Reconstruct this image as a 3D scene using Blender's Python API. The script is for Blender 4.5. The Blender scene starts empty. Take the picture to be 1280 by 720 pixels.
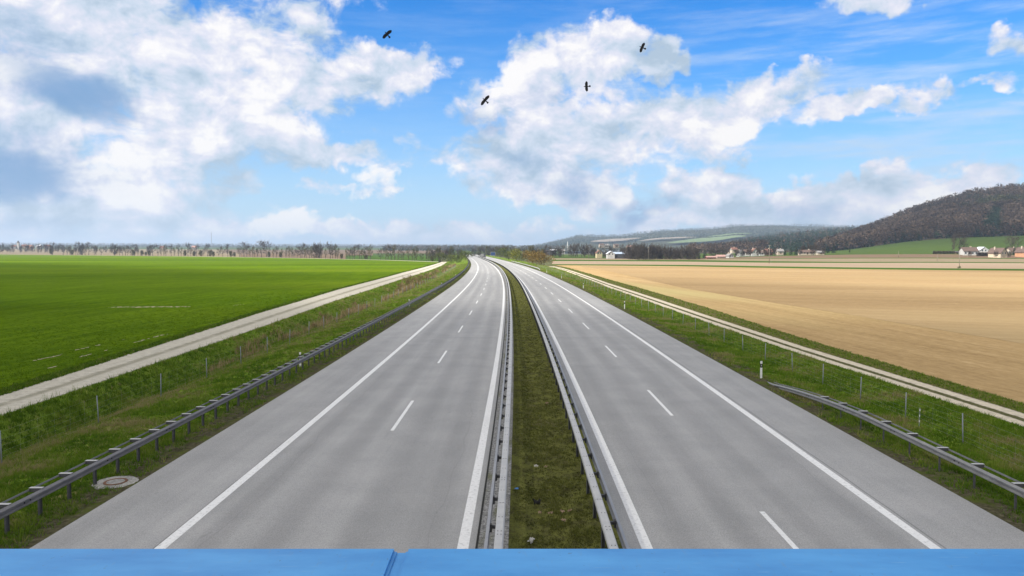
# Motorway seen from a bridge: spring fields, wooded hills and a cloudy blue sky.
SKY_STRENGTH = 0.07
SUN_E = 5.0
EXPOSURE = 0.85
HAZE = 1.3e-4
SKY_AIR, SKY_DUST, SKY_OZONE = 1.0, 0.5, 3.0
SKY_HUE, SKY_SAT, SKY_VAL = 0.510, 1.62, 1.6
CW = 8.0
import bpy, bmesh, math, random
import numpy as np
from mathutils import Vector, Matrix

random.seed(7)
RNG = np.random.default_rng(11)
D = bpy.data
scene = bpy.context.scene
COL = scene.collection

# ------------------------------------------------------------------ camera geometry
F = 892.98 / 1280.0            # focal length / picture width
HCAM = 7.553                   # eye height over the road
PITCH = math.atan((360 - 313.084) / 892.98)


def ray(u, v):
    a = (u - 640) / 892.98
    b = (360 - v) / 892.98
    c, s = math.cos(PITCH), math.sin(PITCH)
    return a, c + b * s, -s + b * c


def at(u, v, d):
    """World point seen at (u, v) of the survey photo, d metres north of the bridge."""
    x, y, z = ray(u, v)
    k = d / y
    return Vector((x * k, d, HCAM + z * k))


def on_ground(u, v, z=0.0):
    x, y, dz = ray(u, v)
    k = (z - HCAM) / dz
    return Vector((x * k, y * k, z))


# ------------------------------------------------------------------ the road's centre curve
_S = np.arange(-60.0, 1500.0, 1.0)
_K = np.interp(_S, [0, 50, 100, 150, 220, 300, 400, 550, 800, 1500],
               np.array([-4.4, -2.32, -1.29, -2.5, -1.755, -1.73, -0.95, -0.3, -0.2, -0.2]) * 1e-4)
_K[_S < 0] = -2e-4
_i0 = 60
_h = np.concatenate([[0], np.cumsum((_K[1:] + _K[:-1]) / 2)])
_h = _h - _h[_i0] + 0.0187
_x = np.concatenate([[0], np.cumsum(np.sin((_h[1:] + _h[:-1]) / 2))])
_y = np.concatenate([[0], np.cumsum(np.cos((_h[1:] + _h[:-1]) / 2))])
_x -= _x[_i0]
_y -= _y[_i0]


def rd(s, t, z=0.0):
    """Road coordinates (distance along, offset to the right, height) -> world arrays."""
    s = np.asarray(s, float)
    x = np.interp(s, _S, _x)
    y = np.interp(s, _S, _y)
    h = np.interp(s, _S, _h)
    return np.stack(np.broadcast_arrays(x + t * np.cos(h), y - t * np.sin(h), z + 0 * s), -1)


def heading(s):
    return float(np.interp(s, _S, _h))


def rows(s0, s1, near=0.5, grow=0.02):
    out = [s0]
    while out[-1] < s1:
        out.append(out[-1] + max(near, grow * max(out[-1] - 20, 0)))
    out[-1] = s1
    return np.array(out)


# ------------------------------------------------------------------ value noise for relief
def _hash(ix, iy, seed):
    n = (ix * 374761393 + iy * 668265263 + seed * 974711) & 0x7fffffff
    n = ((n ^ (n >> 13)) * 1274126177) & 0x7fffffff
    return ((n ^ (n >> 16)) & 0xffff) / 65535.0


def vnoise(x, y, seed=0):
    ix = np.floor(x).astype(np.int64)
    iy = np.floor(y).astype(np.int64)
    fx, fy = x - ix, y - iy
    fx = fx * fx * (3 - 2 * fx)
    fy = fy * fy * (3 - 2 * fy)
    a = _hash(ix, iy, seed); b = _hash(ix + 1, iy, seed)
    c = _hash(ix, iy + 1, seed); d = _hash(ix + 1, iy + 1, seed)
    return (a * (1 - fx) + b * fx) * (1 - fy) + (c * (1 - fx) + d * fx) * fy


def fbm(x, y, seed=0, octs=4):
    v, a = 0, 0.5
    for o in range(octs):
        v = v + a * vnoise(x, y, seed + o * 17)
        x, y, a = x * 2.03, y * 2.03, a * 0.5
    return v


# ------------------------------------------------------------------ object helpers
def tag(o, label=None, cat=None, group=None, kind=None):
    if label:
        o['label'] = label
    if cat:
        o['category'] = cat
    if group:
        o['group'] = group
    if kind:
        o['kind'] = kind
    return o


def thing(name, label, cat, loc=(0, 0, 0), rotz=0.0, group=None):
    o = D.objects.new(name, None)
    COL.objects.link(o)
    o.location = loc
    o.rotation_euler = (0, 0, rotz)
    o.empty_display_size = 0.2
    return tag(o, label, cat, group)


def mesh(name, verts, faces, mats, smooth=False, uv=None, tint=None, midx=None):
    me = D.meshes.new(name)
    verts = np.asarray(verts, float).reshape(-1, 3)
    if isinstance(faces, np.ndarray):
        nf, k = faces.shape
        me.vertices.add(len(verts))
        me.vertices.foreach_set('co', verts.ravel())
        me.loops.add(nf * k)
        me.loops.foreach_set('vertex_index', faces.ravel().astype(np.int32))
        me.polygons.add(nf)
        me.polygons.foreach_set('loop_start', np.arange(0, nf * k, k, dtype=np.int32))
        me.update(calc_edges=True)
    else:
        me.from_pydata([tuple(v) for v in verts], [], faces)
        me.update()
    if not isinstance(mats, (list, tuple)):
        mats = [mats]
    for m in mats:
        me.materials.append(m)
    if midx is not None:
        me.polygons.foreach_set('material_index', np.asarray(midx, np.int32))
    if smooth:
        me.polygons.foreach_set('use_smooth', np.ones(len(me.polygons), bool))
    if uv is not None:
        lay = me.uv_layers.new(name='UVMap')
        vi = np.zeros(len(me.loops), np.int32)
        me.loops.foreach_get('vertex_index', vi)
        lay.data.foreach_set('uv', np.asarray(uv, float)[vi].ravel())
    if tint is not None:
        at_ = me.attributes.new('tint', 'FLOAT', 'POINT')
        at_.data.foreach_set('value', np.asarray(tint, np.float32).ravel())
    me.update()
    return me


def link(name, me, parent=None, loc=(0, 0, 0), rot=(0, 0, 0), scale=None):
    o = D.objects.new(name, me)
    COL.objects.link(o)
    o.location = loc
    o.rotation_euler = rot
    if scale is not None:
        o.scale = scale
    if parent is not None:
        o.parent = parent
    return o


def obj(name, verts, faces, mats, parent=None, **kw):
    return link(name, mesh(name, verts, faces, mats, **kw), parent)


def grid_faces(nr, nc, closed=False):
    r = np.arange(nr - 1)[:, None]
    c = np.arange(nc if closed else nc - 1)[None, :]
    c2 = (c + 1) % nc
    a = r * nc + c
    b = r * nc + c2
    return np.stack([a, b, b + nc, a + nc], -1).reshape(-1, 4)


class MB:
    """Collects boxes, prisms, tubes and polygons into one mesh."""

    def __init__(self):
        self.v, self.f, self.m = [], [], []

    def add(self, vs, fs, m=0):
        b = len(self.v)
        self.v += [tuple(p) for p in vs]
        self.f += [tuple(i + b for i in f) for f in fs]
        self.m += [m] * len(fs)
        return self

    def box(self, lo, hi, m=0, taper=0.0):
        x0, y0, z0 = lo
        x1, y1, z1 = hi
        k = taper
        vs = [(x0, y0, z0), (x1, y0, z0), (x1, y1, z0), (x0, y1, z0),
              (x0 + k, y0 + k, z1), (x1 - k, y0 + k, z1), (x1 - k, y1 - k, z1), (x0 + k, y1 - k, z1)]
        return self.add(vs, [(0, 3, 2, 1), (4, 5, 6, 7), (0, 1, 5, 4), (1, 2, 6, 5), (2, 3, 7, 6), (3, 0, 4, 7)], m)

    def tube(self, pts, radii, n=6, m=0, cap=True):
        pts = [Vector(p) for p in pts]
        ring = []
        for i, p in enumerate(pts):
            d = (pts[min(i + 1, len(pts) - 1)] - pts[max(i - 1, 0)]).normalized()
            a = d.orthogonal().normalized() if abs(d.z) < 0.9 else Vector((1, 0, 0))
            a = (a - d * a.dot(d)).normalized()
            b = d.cross(a)
            r = radii[i] if isinstance(radii, (list, tuple)) else radii
            ring.append([p + (a * math.cos(q) + b * math.sin(q)) * r
                         for q in [2 * math.pi * k / n for k in range(n)]])
        vs = [p for rr in ring for p in rr]
        fs = [(i * n + k, i * n + (k + 1) % n, (i + 1) * n + (k + 1) % n, (i + 1) * n + k)
              for i in range(len(pts) - 1) for k in range(n)]
        if cap:
            fs += [tuple(range(n))[::-1], tuple((len(pts) - 1) * n + k for k in range(n))]
        return self.add(vs, fs, m)

    def prism(self, poly, axis, a0, a1, m=0):
        """poly: 2-D outline; axis 'x','y' or 'z' is the extrusion direction."""
        def p3(p, a):
            return {'x': (a, p[0], p[1]), 'y': (p[0], a, p[1]), 'z': (p[0], p[1], a)}[axis]
        n = len(poly)
        vs = [p3(p, a0) for p in poly] + [p3(p, a1) for p in poly]
        fs = [tuple(range(n))[::-1], tuple(range(n, 2 * n))]
        fs += [(k, (k + 1) % n, n + (k + 1) % n, n + k) for k in range(n)]
        return self.add(vs, fs, m)

    def build(self, name, mats, parent=None, smooth=False, loc=(0, 0, 0), rot=(0, 0, 0), bevel=0):
        me = self.data(name, mats, smooth, bevel)
        return link(name, me, parent, loc, rot)

    def data(self, name, mats, smooth=False, bevel=0):
        me = mesh(name, self.v, self.f, mats, smooth=smooth, midx=self.m)
        bm = bmesh.new()
        bm.from_mesh(me)
        bmesh.ops.recalc_face_normals(bm, faces=bm.faces)
        if bevel:
            bmesh.ops.bevel(bm, geom=bm.edges[:], offset=bevel, segments=2, affect='EDGES', clamp_overlap=True)
        bm.to_mesh(me)
        bm.free()
        return me


# ------------------------------------------------------------------ material helpers
class NT:
    def __init__(self, tree):
        self.t = tree
        self.n = tree.nodes
        self.l = tree.links

    def put(self, sock, val):
        if isinstance(val, bpy.types.NodeSocket):
            self.l.new(val, sock)
        elif val is not None:
            if sock.type == 'RGBA' and len(val) == 3:
                val = (*val, 1)
            sock.default_value = val

    def node(self, kind, ins=None, **props):
        nd = self.n.new(kind)
        for k, v in props.items():
            setattr(nd, k, v)
        for k, v in (ins or {}).items():
            self.put(nd.inputs[k], v)
        return nd

    def math(self, op, a, b=None, c=None, clamp=False):
        nd = self.node('ShaderNodeMath', operation=op, use_clamp=clamp)
        for i, v in enumerate((a, b, c)):
            if v is not None:
                self.put(nd.inputs[i], v)
        return nd.outputs[0]

    def vmath(self, op, a, b=None, scale=None):
        nd = self.node('ShaderNodeVectorMath', operation=op)
        self.put(nd.inputs[0], a)
        if b is not None:
            self.put(nd.inputs[1], b)
        if scale is not None:
            self.put(nd.inputs['Scale'], scale)
        return nd.outputs['Value'] if op in ('LENGTH', 'DOT_PRODUCT') else nd.outputs[0]

    def noise(self, vec, scale, detail=4, rough=0.55, dist=0.0):
        return self.node('ShaderNodeTexNoise', {'Vector': vec, 'Scale': scale, 'Detail': detail,
                                                'Roughness': rough, 'Distortion': dist}).outputs['Fac']

    def ramp(self, fac, stops, interp='LINEAR'):
        nd = self.node('ShaderNodeValToRGB', {'Fac': fac})
        cr = nd.color_ramp
        cr.interpolation = interp
        while len(cr.elements) < len(stops):
            cr.elements.new(0.5)
        for e, (p, c) in zip(cr.elements, stops):
            e.position = p
            e.color = (*c, 1) if len(c) == 3 else c
        return nd.outputs['Color']

    def step(self, x, a, b):
        return self.node('ShaderNodeMapRange', {'Value': x, 'From Min': a, 'From Max': b},
                         interpolation_type='SMOOTHSTEP').outputs['Result']

    def mix(self, fac, a, b, mode='MIX'):
        nd = self.node('ShaderNodeMix', data_type='RGBA', blend_type=mode)
        self.put(nd.inputs['Factor'], fac)
        self.put(nd.inputs['A'], a)
        self.put(nd.inputs['B'], b)
        return nd.outputs['Result']

    def map(self, vec, scale=(1, 1, 1), loc=(0, 0, 0), rot=(0, 0, 0)):
        return self.node('ShaderNodeMapping', {'Vector': vec, 'Scale': scale, 'Location': loc,
                                               'Rotation': rot}).outputs[0]

    def xyz(self, vec):
        nd = self.node('ShaderNodeSeparateXYZ', {'Vector': vec})
        return nd.outputs

    def comb(self, x, y, z):
        return self.node('ShaderNodeCombineXYZ', {'X': x, 'Y': y, 'Z': z}).outputs[0]


def material(name):
    m = D.materials.new(name)
    m.use_nodes = True
    m.node_tree.nodes.clear()
    t = NT(m.node_tree)
    bs = t.node('ShaderNodeBsdfPrincipled')
    out = t.node('ShaderNodeOutputMaterial')
    t.l.new(bs.outputs[0], out.inputs['Surface'])
    return m, t, bs


def finish(t, bs, col, rough=0.9, spec=0.3, metal=0.0, bump=None, bstr=0.3, bdist=0.02):
    t.put(bs.inputs['Base Color'], col)
    t.put(bs.inputs['Roughness'], rough)
    t.put(bs.inputs['Specular IOR Level'], spec)
    t.put(bs.inputs['Metallic'], metal)
    if bump is not None:
        b = t.node('ShaderNodeBump', {'Height': bump, 'Strength': bstr, 'Distance': bdist})
        t.l.new(b.outputs[0], bs.inputs['Normal'])


def co(t, kind='Object'):
    return t.node('ShaderNodeTexCoord').outputs[kind]


def simple(name, c0, c1, scale=3.0, rough=0.8, spec=0.3, metal=0.0, detail=5, stretch=(1, 1, 1), bump=0.0,
           bdist=0.02, lo=0.3, hi=0.7, coord='Object'):
    m, t, bs = material(name)
    v = t.map(co(t, coord), stretch)
    n = t.noise(v, scale, detail, 0.6)
    c = t.ramp(n, [(lo, c0), (hi, c1)])
    finish(t, bs, c, rough, spec, metal, n if bump else None, bump, bdist)
    return m


def foliage(name, stops, trans=0.25):
    """Colour from the per-leaf 'tint' value."""
    m, t, bs = material(name)
    a = t.node('ShaderNodeAttribute', attribute_name='tint').outputs['Fac']
    c = t.ramp(a, stops)
    finish(t, bs, c, 0.9, 0.0)
    out = [n for n in t.n if n.type == 'OUTPUT_MATERIAL'][0]
    tr = t.node('ShaderNodeBsdfTranslucent', {'Color': c})
    mx = t.node('ShaderNodeMixShader', {0: trans, 1: bs.outputs[0], 2: tr.outputs[0]})
    t.l.new(mx.outputs[0], out.inputs['Surface'])
    return m
# ------------------------------------------------------------------ ground materials
def asphalt(name, seed, lane0, lane1):
    m, t, bs = material(name)
    uv = co(t, 'UV')
    o = t.xyz(uv)
    across, along = o[0], o[1]
    v = t.map(uv, (1, 1, 1), (seed, seed * 2, 0))
    grain = t.noise(t.map(uv, (1, 1, 1), (seed, 0, 0)), 26, 3, 0.75)
    mid = t.noise(t.map(v, (1, 0.035, 1)), 1.5, 5, 0.6)
    big = t.noise(t.map(v, (0.35, 0.022, 1)), 0.9, 4, 0.6)
    tone = t.math('ADD', t.math('MULTIPLY', mid, 0.4), t.math('MULTIPLY', big, 0.6))
    c = t.ramp(tone, [(0.36, (0.262, 0.261, 0.257)), (0.5, (0.305, 0.303, 0.298)), (0.64, (0.350, 0.347, 0.340))])
    # the polished wheel paths of each lane
    w = None
    for lane in (lane0, lane1):
        for off in (-0.85, 0.85):
            d = t.math('ABSOLUTE', t.math('SUBTRACT', across, lane + off))
            g = t.math('SUBTRACT', 1.0, t.step(d, 0.1, 0.75))
            w = g if w is None else t.math('MAXIMUM', w, g)
    w = t.math('MULTIPLY', w, t.math('MULTIPLY_ADD', big, 1.3, -0.15), clamp=True)
    c = t.mix(w, c, (0.222, 0.221, 0.218))
    g2 = t.ramp(grain, [(0.25, (0.60, 0.60, 0.60)), (0.5, (1, 1, 1)), (0.78, (1.35, 1.35, 1.35))])
    c = t.mix(1.0, c, g2, 'MULTIPLY')
    sp = t.noise(uv, 7.0, 4, 0.8)
    c = t.mix(1.0, c, t.ramp(sp, [(0.3, (0.90, 0.90, 0.90)), (0.5, (1, 1, 1)), (0.72, (1.09, 1.09, 1.09))]), 'MULTIPLY')
    pt = t.noise(v, 0.45, 4, 0.6)
    c = t.mix(1.0, c, t.ramp(pt, [(0.35, (0.93, 0.935, 0.93)), (0.65, (1.06, 1.055, 1.05))]), 'MULTIPLY')
    # paving joint and crack seal lines
    wob = t.math('MULTIPLY', t.math('SUBTRACT', t.noise(t.map(uv, (0, 0.35, 1)), 1.0, 3), 0.5), 0.12)
    for e in (lane1 + 2.05 if lane1 > 0 else lane0 - 2.05,):
        d = t.math('ABSOLUTE', t.math('SUBTRACT', t.math('ADD', across, wob), e))
        k = t.math('MULTIPLY', t.math('SUBTRACT', 1.0, t.step(d, 0.012, 0.04)), 0.45)
        c = t.mix(k, c, (0.05, 0.05, 0.05))
    # transverse seams every so often
    sw = t.math('MULTIPLY', t.noise(t.map(uv, (0.4, 0.0, 1)), 1.0, 3), 0.5)
    fr = t.math('PINGPONG', t.math('ADD', along, sw), 31.0)
    k = t.math('MULTIPLY', t.math('SUBTRACT', 1.0, t.step(fr, 0.02, 0.07)), 0.3)
    c = t.mix(k, c, (0.06, 0.06, 0.06))
    # wandering sealed cracks and paler repair strips
    cw = t.math('MULTIPLY', t.math('SUBTRACT', t.noise(t.map(uv, (0.2, 0.12, 1), (seed, 5, 0)), 1.0, 3, 0.5), 0.5), 1.6)
    for e in (lane0 - 1.0, lane1 + 1.15):
        d = t.math('ABSOLUTE', t.math('SUBTRACT', t.math('ADD', across, cw), e))
        on = t.step(t.noise(t.map(uv, (0, 0.03, 1), (e, 1, 0)), 1.0, 1), 0.54, 0.60)
        k = t.math('MULTIPLY', t.math('MULTIPLY', t.math('SUBTRACT', 1.0, t.step(d, 0.010, 0.030)), on), 0.12)
        c = t.mix(k, c, (0.07, 0.07, 0.07))
    # oil drips and stains
    st = t.step(t.noise(t.map(v, (1, 0.35, 1)), 2.3, 2), 0.70, 0.80)
    c = t.mix(t.math('MULTIPLY', st, 0.35), c, (0.14, 0.14, 0.14))
    finish(t, bs, c, 0.72, 0.35, 0, grain, 0.35, 0.004)
    return m


def paint(name):
    m, t, bs = material(name)
    v = co(t)
    n = t.noise(v, 9, 5, 0.7)
    n2 = t.noise(t.map(v, (1, 0.2, 1)), 1.3, 3)
    c = t.ramp(n, [(0.30, (0.36, 0.36, 0.35)), (0.44, (0.68, 0.68, 0.67)), (0.8, (0.80, 0.80, 0.79))])
    c = t.mix(t.math('MULTIPLY', t.step(n2, 0.5, 0.8), 0.35), c, (0.5, 0.5, 0.49))
    finish(t, bs, c, 0.65, 0.3, 0, n, 0.2, 0.004)
    return m


def verge_mat(name, dirt_w):
    m, t, bs = material(name)
    uv = co(t, 'UV')
    v = co(t)
    dist = t.xyz(uv)[0]
    n1 = t.noise(v, 0.9, 5, 0.65)
    n2 = t.noise(t.map(v, (1, 1, 1), (9, 3, 0)), 5.5, 4, 0.7)
    n3 = t.noise(t.map(v, (1, 0.3, 1), (5, 40, 0)), 0.18, 3, 0.5)
    nn = t.math('ADD', t.math('MULTIPLY', n1, 0.5), t.math('MULTIPLY', n2, 0.5))
    g = t.ramp(nn, [(0.30, (0.036, 0.060, 0.008)), (0.43, (0.084, 0.140, 0.015)), (0.55, (0.134, 0.200, 0.024)),
                    (0.70, (0.19, 0.22, 0.050))])
    dry = t.ramp(nn, [(0.3, (0.085, 0.070, 0.030)), (0.7, (0.23, 0.19, 0.095))])
    g = t.mix(t.math('MULTIPLY', t.step(t.math('ADD', t.math('MULTIPLY', n1, 0.7), t.math('MULTIPLY', n3, 0.6)), 0.66, 0.86), 0.75), g, dry)
    soil = t.ramp(n2, [(0.3, (0.036, 0.034, 0.020)), (0.55, (0.082, 0.076, 0.046)), (0.75, (0.15, 0.135, 0.09))])
    soil = t.mix(t.step(n1, 0.45, 0.62), soil, (0.070, 0.086, 0.022))
    dd = t.math('ADD', dist, t.math('MULTIPLY', t.math('SUBTRACT', n1, 0.5), 1.6))
    k = t.math('SUBTRACT', 1.0, t.step(dd, dirt_w - 0.55, dirt_w + 0.25))
    c = t.mix(k, g, soil)
    finish(t, bs, c, 0.95, 0.0, 0, nn, 0.9, 0.08)
    return m


def track_mat(name, ruts, col0, col1, mid=0.5, half=0.05):
    """uv.x runs 0..1 across the track; ruts are bare gravel, the crown between is grassed by `mid`."""
    m, t, bs = material(name)
    uv = co(t, 'UV')
    v = co(t)
    a = t.xyz(uv)[0]
    n1 = t.noise(v, 2.4, 6, 0.7)
    n2 = t.noise(v, 0.35, 3)
    n4 = t.noise(v, 14, 3, 0.7)
    g = t.ramp(t.math('ADD', t.math('MULTIPLY', n1, 0.6), t.math('MULTIPLY', n4, 0.4)), [(0.36, col0), (0.64, col1)])
    grass = t.ramp(n1, [(0.3, (0.045, 0.055, 0.02)), (0.7, (0.14, 0.13, 0.07))])
    d = t.math('ABSOLUTE', t.math('SUBTRACT', t.math('ADD', a, t.math('MULTIPLY', t.math('SUBTRACT', n1, 0.5), 0.16)), ruts))
    k = t.math('SUBTRACT', 1.0, t.step(d, half * 0.4, half * 3))
    k = t.math('MULTIPLY', k, t.math('MULTIPLY', t.step(n2, 0.18, 0.5), mid), clamp=True)
    c = t.mix(k, g, grass)
    e = t.math('ABSOLUTE', t.math('SUBTRACT', t.math('ADD', a, t.math('MULTIPLY', t.math('SUBTRACT', n1, 0.5), 0.22)), 0.5))
    c = t.mix(t.step(e, 0.43, 0.5), c, grass)
    finish(t, bs, c, 0.95, 0.0, 0, n4, 0.6, 0.03)
    return m


def crop_mat(name, stops, ang, row=0.0, big=0.02, fine=1.2, patch=None, patch_amt=0.6, fang=None):
    """A sown field: soil or leaf colour in broad patches drawn out along the working direction."""
    m, t, bs = material(name)
    v = t.map(co(t), (1, 1, 1), (0, 0, 0), (0, 0, ang))
    n1 = t.noise(t.map(v, (1, 0.18, 1)), big, 5, 0.6)
    vf = v if fang is None else t.map(co(t), (1, 1, 1), (0, 0, 0), (0, 0, fang))
    n2 = t.noise(t.map(vf, (1, 0.06, 1)), fine, 4, 0.7)
    n3 = t.noise(t.map(vf, (1, 0.4, 1)), fine * 4, 4, 0.75)
    s = t.math('ADD', t.math('MULTIPLY', n1, 0.40), t.math('ADD', t.math('MULTIPLY', n2, 0.28), t.math('MULTIPLY', n3, 0.32)))
    c = t.ramp(s, stops)
    if patch:
        p = t.step(t.noise(t.map(v, (1, 0.3, 1), (31, 7, 0)), big * 0.7, 3), 0.47, 0.66)
        c = t.mix(t.math('MULTIPLY', p, patch_amt), c, patch)
    if row:
        w = t.math('PINGPONG', t.math('ADD', t.xyz(vf)[0], t.math('MULTIPLY', n1, 1.5)), row)
        k = t.math('SUBTRACT', 1.0, t.step(w, 0.12, 0.55))
        c = t.mix(t.math('MULTIPLY', k, t.math('MULTIPLY', t.step(n2, 0.35, 0.65), 0.35)), c, stops[0][1])
    finish(t, bs, c, 0.95, 0.0, 0, n3, 0.5, 0.05)
    return m


M = {}
M['asphalt_left'] = asphalt('worn_asphalt', 3.0, -7.3, -3.45)
M['asphalt_right'] = asphalt('worn_asphalt', 11.0, 5.05, 8.7)
M['paint'] = paint('road_paint')
M['verge_left'] = verge_mat('verge_grass', 1.9)
M['verge_right'] = verge_mat('verge_grass', 1.7)
M['track'] = track_mat('gravel_track', 0.47, (0.34, 0.32, 0.27), (0.54, 0.51, 0.43), 0.5, 0.045)
M['track_ruts'] = track_mat('rutted_track', 0.5, (0.38, 0.34, 0.27), (0.64, 0.57, 0.45), 2.2)
M['margin'] = simple('olive_margin', (0.062, 0.066, 0.018), (0.17, 0.15, 0.07), 1.6, 0.95, 0.0, detail=6, bump=0.5)
M['far_path'] = simple('pale_path', (0.38, 0.34, 0.28), (0.52, 0.48, 0.42), 0.2)
M['crop'] = crop_mat('young_green_crop', [(0.36, (0.030, 0.058, 0.004)), (0.46, (0.062, 0.114, 0.005)), (0.55, (0.108, 0.175, 0.008)),
                                          (0.66, (0.185, 0.230, 0.018))], math.radians(82), 9.0, 0.014, 0.9, (0.125, 0.165, 0.012), 0.5, math.radians(4))
M['stubble'] = crop_mat('tan_tilled_field', [(0.36, (0.245, 0.165, 0.080)), (0.5, (0.375, 0.262, 0.130)), (0.64, (0.52, 0.38, 0.205))],
                        -0.118, 5.5, 0.022, 0.55, (0.43, 0.37, 0.175), 0.75)
M['tilled'] = crop_mat('brown_tilled_field', [(0.36, (0.215, 0.145, 0.075)), (0.5, (0.315, 0.222, 0.118)), (0.64, (0.42, 0.305, 0.165))],
                       math.radians(-70), 6.0, 0.02, 0.6, (0.36, 0.27, 0.145), 0.6)
M['pink_soil'] = crop_mat('pinkish_soil', [(0.3, (0.22, 0.165, 0.115)), (0.7, (0.34, 0.265, 0.195))], 1.4, 0, 0.01, 0.3)
M['beige_soil'] = crop_mat('beige_soil', [(0.3, (0.15, 0.12, 0.08)), (0.7, (0.25, 0.205, 0.135))], 1.4, 0, 0.01, 0.3)
M['brown_soil'] = crop_mat('brown_soil', [(0.3, (0.11, 0.078, 0.052)), (0.7, (0.18, 0.13, 0.09))], 1.4, 0, 0.01, 0.2)
M['meadow'] = crop_mat('meadow', [(0.3, (0.036, 0.060, 0.016)), (0.7, (0.072, 0.108, 0.028))], 1.3, 0, 0.008, 0.12)
M['green_strip'] = crop_mat('green_strip', [(0.3, (0.030, 0.065, 0.012)), (0.7, (0.065, 0.115, 0.02))], 1.4, 0, 0.02, 0.3)
M['ground'] = crop_mat('plain', [(0.3, (0.06, 0.07, 0.03)), (0.7, (0.12, 0.12, 0.06))], 0.4, 0, 0.004, 0.1)
M['far_hill'] = crop_mat('wooded_far_hill', [(0.3, (0.025, 0.032, 0.022)), (0.55, (0.05, 0.055, 0.035)), (0.7, (0.085, 0.08, 0.055))], 0.3, 0, 0.004, 0.02)
M['hill_floor'] = crop_mat('leaf_litter', [(0.3, (0.045, 0.036, 0.025)), (0.7, (0.09, 0.07, 0.05))], 0.3, 0, 0.01, 0.1)
M['moss'] = verge_mat('median_moss', -9.0)


def median_mat():
    m, t, bs = material('median_moss')
    v = co(t)
    n1 = t.noise(t.map(v, (1, 0.6, 1)), 1.6, 5, 0.65)
    n2 = t.noise(v, 11, 4, 0.75)
    s = t.math('ADD', t.math('MULTIPLY', n1, 0.55), t.math('MULTIPLY', n2, 0.45))
    c = t.ramp(s, [(0.32, (0.026, 0.024, 0.014)), (0.45, (0.078, 0.078, 0.030)), (0.56, (0.122, 0.130, 0.034)),
                   (0.66, (0.145, 0.142, 0.060)), (0.78, (0.22, 0.19, 0.12))])
    finish(t, bs, c, 0.95, 0.0, 0, s, 0.9, 0.06)
    return m


M['moss'] = median_mat()


def gutter_mat():
    m, t, bs = material('aggregate_concrete')
    uv = co(t, 'UV')
    g = t.math('ADD', t.math('MULTIPLY', t.noise(uv, 30, 2, 0.8), 0.5), t.math('MULTIPLY', t.noise(uv, 9, 3, 0.7), 0.5))
    b = t.noise(t.map(uv, (2, 0.4, 1)), 1.2, 4)
    c = t.ramp(g, [(0.36, (0.05, 0.05, 0.048)), (0.5, (0.20, 0.197, 0.19)), (0.62, (0.40, 0.395, 0.38))])
    c = t.mix(t.math('MULTIPLY', t.step(b, 0.5, 0.72), 0.8), c, (0.10, 0.105, 0.035))
    a = t.xyz(uv)
    gr = t.math('SUBTRACT', 1.0, t.step(t.math('ABSOLUTE', t.math('ADD', a[0], 1.17)), 0.018, 0.05))
    c = t.mix(gr, c, (0.025, 0.025, 0.022))
    j = t.math('PINGPONG', a[1], 1.0)
    c = t.mix(t.math('MULTIPLY', t.math('SUBTRACT', 1, t.step(j, 0.008, 0.025)), 0.6), c, (0.04, 0.04, 0.035))
    finish(t, bs, c, 0.9, 0.2, 0, g, 0.5, 0.01)
    return m


M['gutter'] = gutter_mat()


def steel(name, c0, c1, metal=0.35, rough=0.5):
    m, t, bs = material(name)
    v = co(t)
    n = t.noise(t.map(v, (1, 1, 3)), 2.5, 6, 0.65)
    n2 = t.noise(v, 45, 2, 0.7)
    c = t.ramp(t.math('ADD', t.math('MULTIPLY', n, 0.75), t.math('MULTIPLY', n2, 0.25)), [(0.3, c0), (0.7, c1)])
    finish(t, bs, c, t.ramp(n, [(0.3, (rough - .1,) * 3), (0.7, (rough + .15,) * 3)]), 0.5, metal)
    return m


M['zinc'] = steel('galvanised_steel', (0.20, 0.20, 0.205), (0.36, 0.36, 0.365))
M['zinc_light'] = steel('weathered_zinc', (0.36, 0.36, 0.355), (0.50, 0.50, 0.49), 0.15, 0.6)
M['zinc_mid'] = steel('dull_zinc', (0.16, 0.16, 0.16), (0.29, 0.29, 0.285), 0.3, 0.55)
M['zinc_left'] = steel('dark_grey_zinc', (0.115, 0.112, 0.115), (0.22, 0.215, 0.22), 0.3, 0.55)  # darker grey zinc for the left guardrail's rail
M['zinc_dark'] = steel('dull_steel', (0.055, 0.055, 0.06), (0.12, 0.12, 0.125), 0.3, 0.6)
M['post_grey'] = steel('fence_post_steel', (0.15, 0.17, 0.19), (0.27, 0.29, 0.31), 0.2, 0.6)
M['bolt'] = simple('bolt_steel', (0.03, 0.03, 0.03), (0.07, 0.07, 0.07), 20, 0.6, 0.4, 0.5)
M['white_plastic'] = simple('white_plastic', (0.62, 0.62, 0.60), (0.80, 0.80, 0.79), 8, 0.5)
M['black_plastic'] = simple('black_plastic', (0.012, 0.012, 0.013), (0.03, 0.03, 0.03), 8, 0.5)
M['reflector'] = simple('reflector', (0.45, 0.46, 0.48), (0.6, 0.6, 0.62), 30, 0.2, 0.6)
M['concrete'] = simple('old_concrete', (0.17, 0.165, 0.15), (0.40, 0.39, 0.36), 14, 0.9, bump=0.4)
M['rusty_iron'] = simple('rusty_iron', (0.10, 0.045, 0.025), (0.22, 0.11, 0.06), 14, 0.85, bump=0.3)
M['bark'] = simple('grey_bark', (0.060, 0.050, 0.042), (0.13, 0.112, 0.094), 2.0, 0.95, 0.1)
M['feather'] = simple('black_feather', (0.006, 0.006, 0.007), (0.016, 0.016, 0.018), 20, 0.7)

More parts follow.
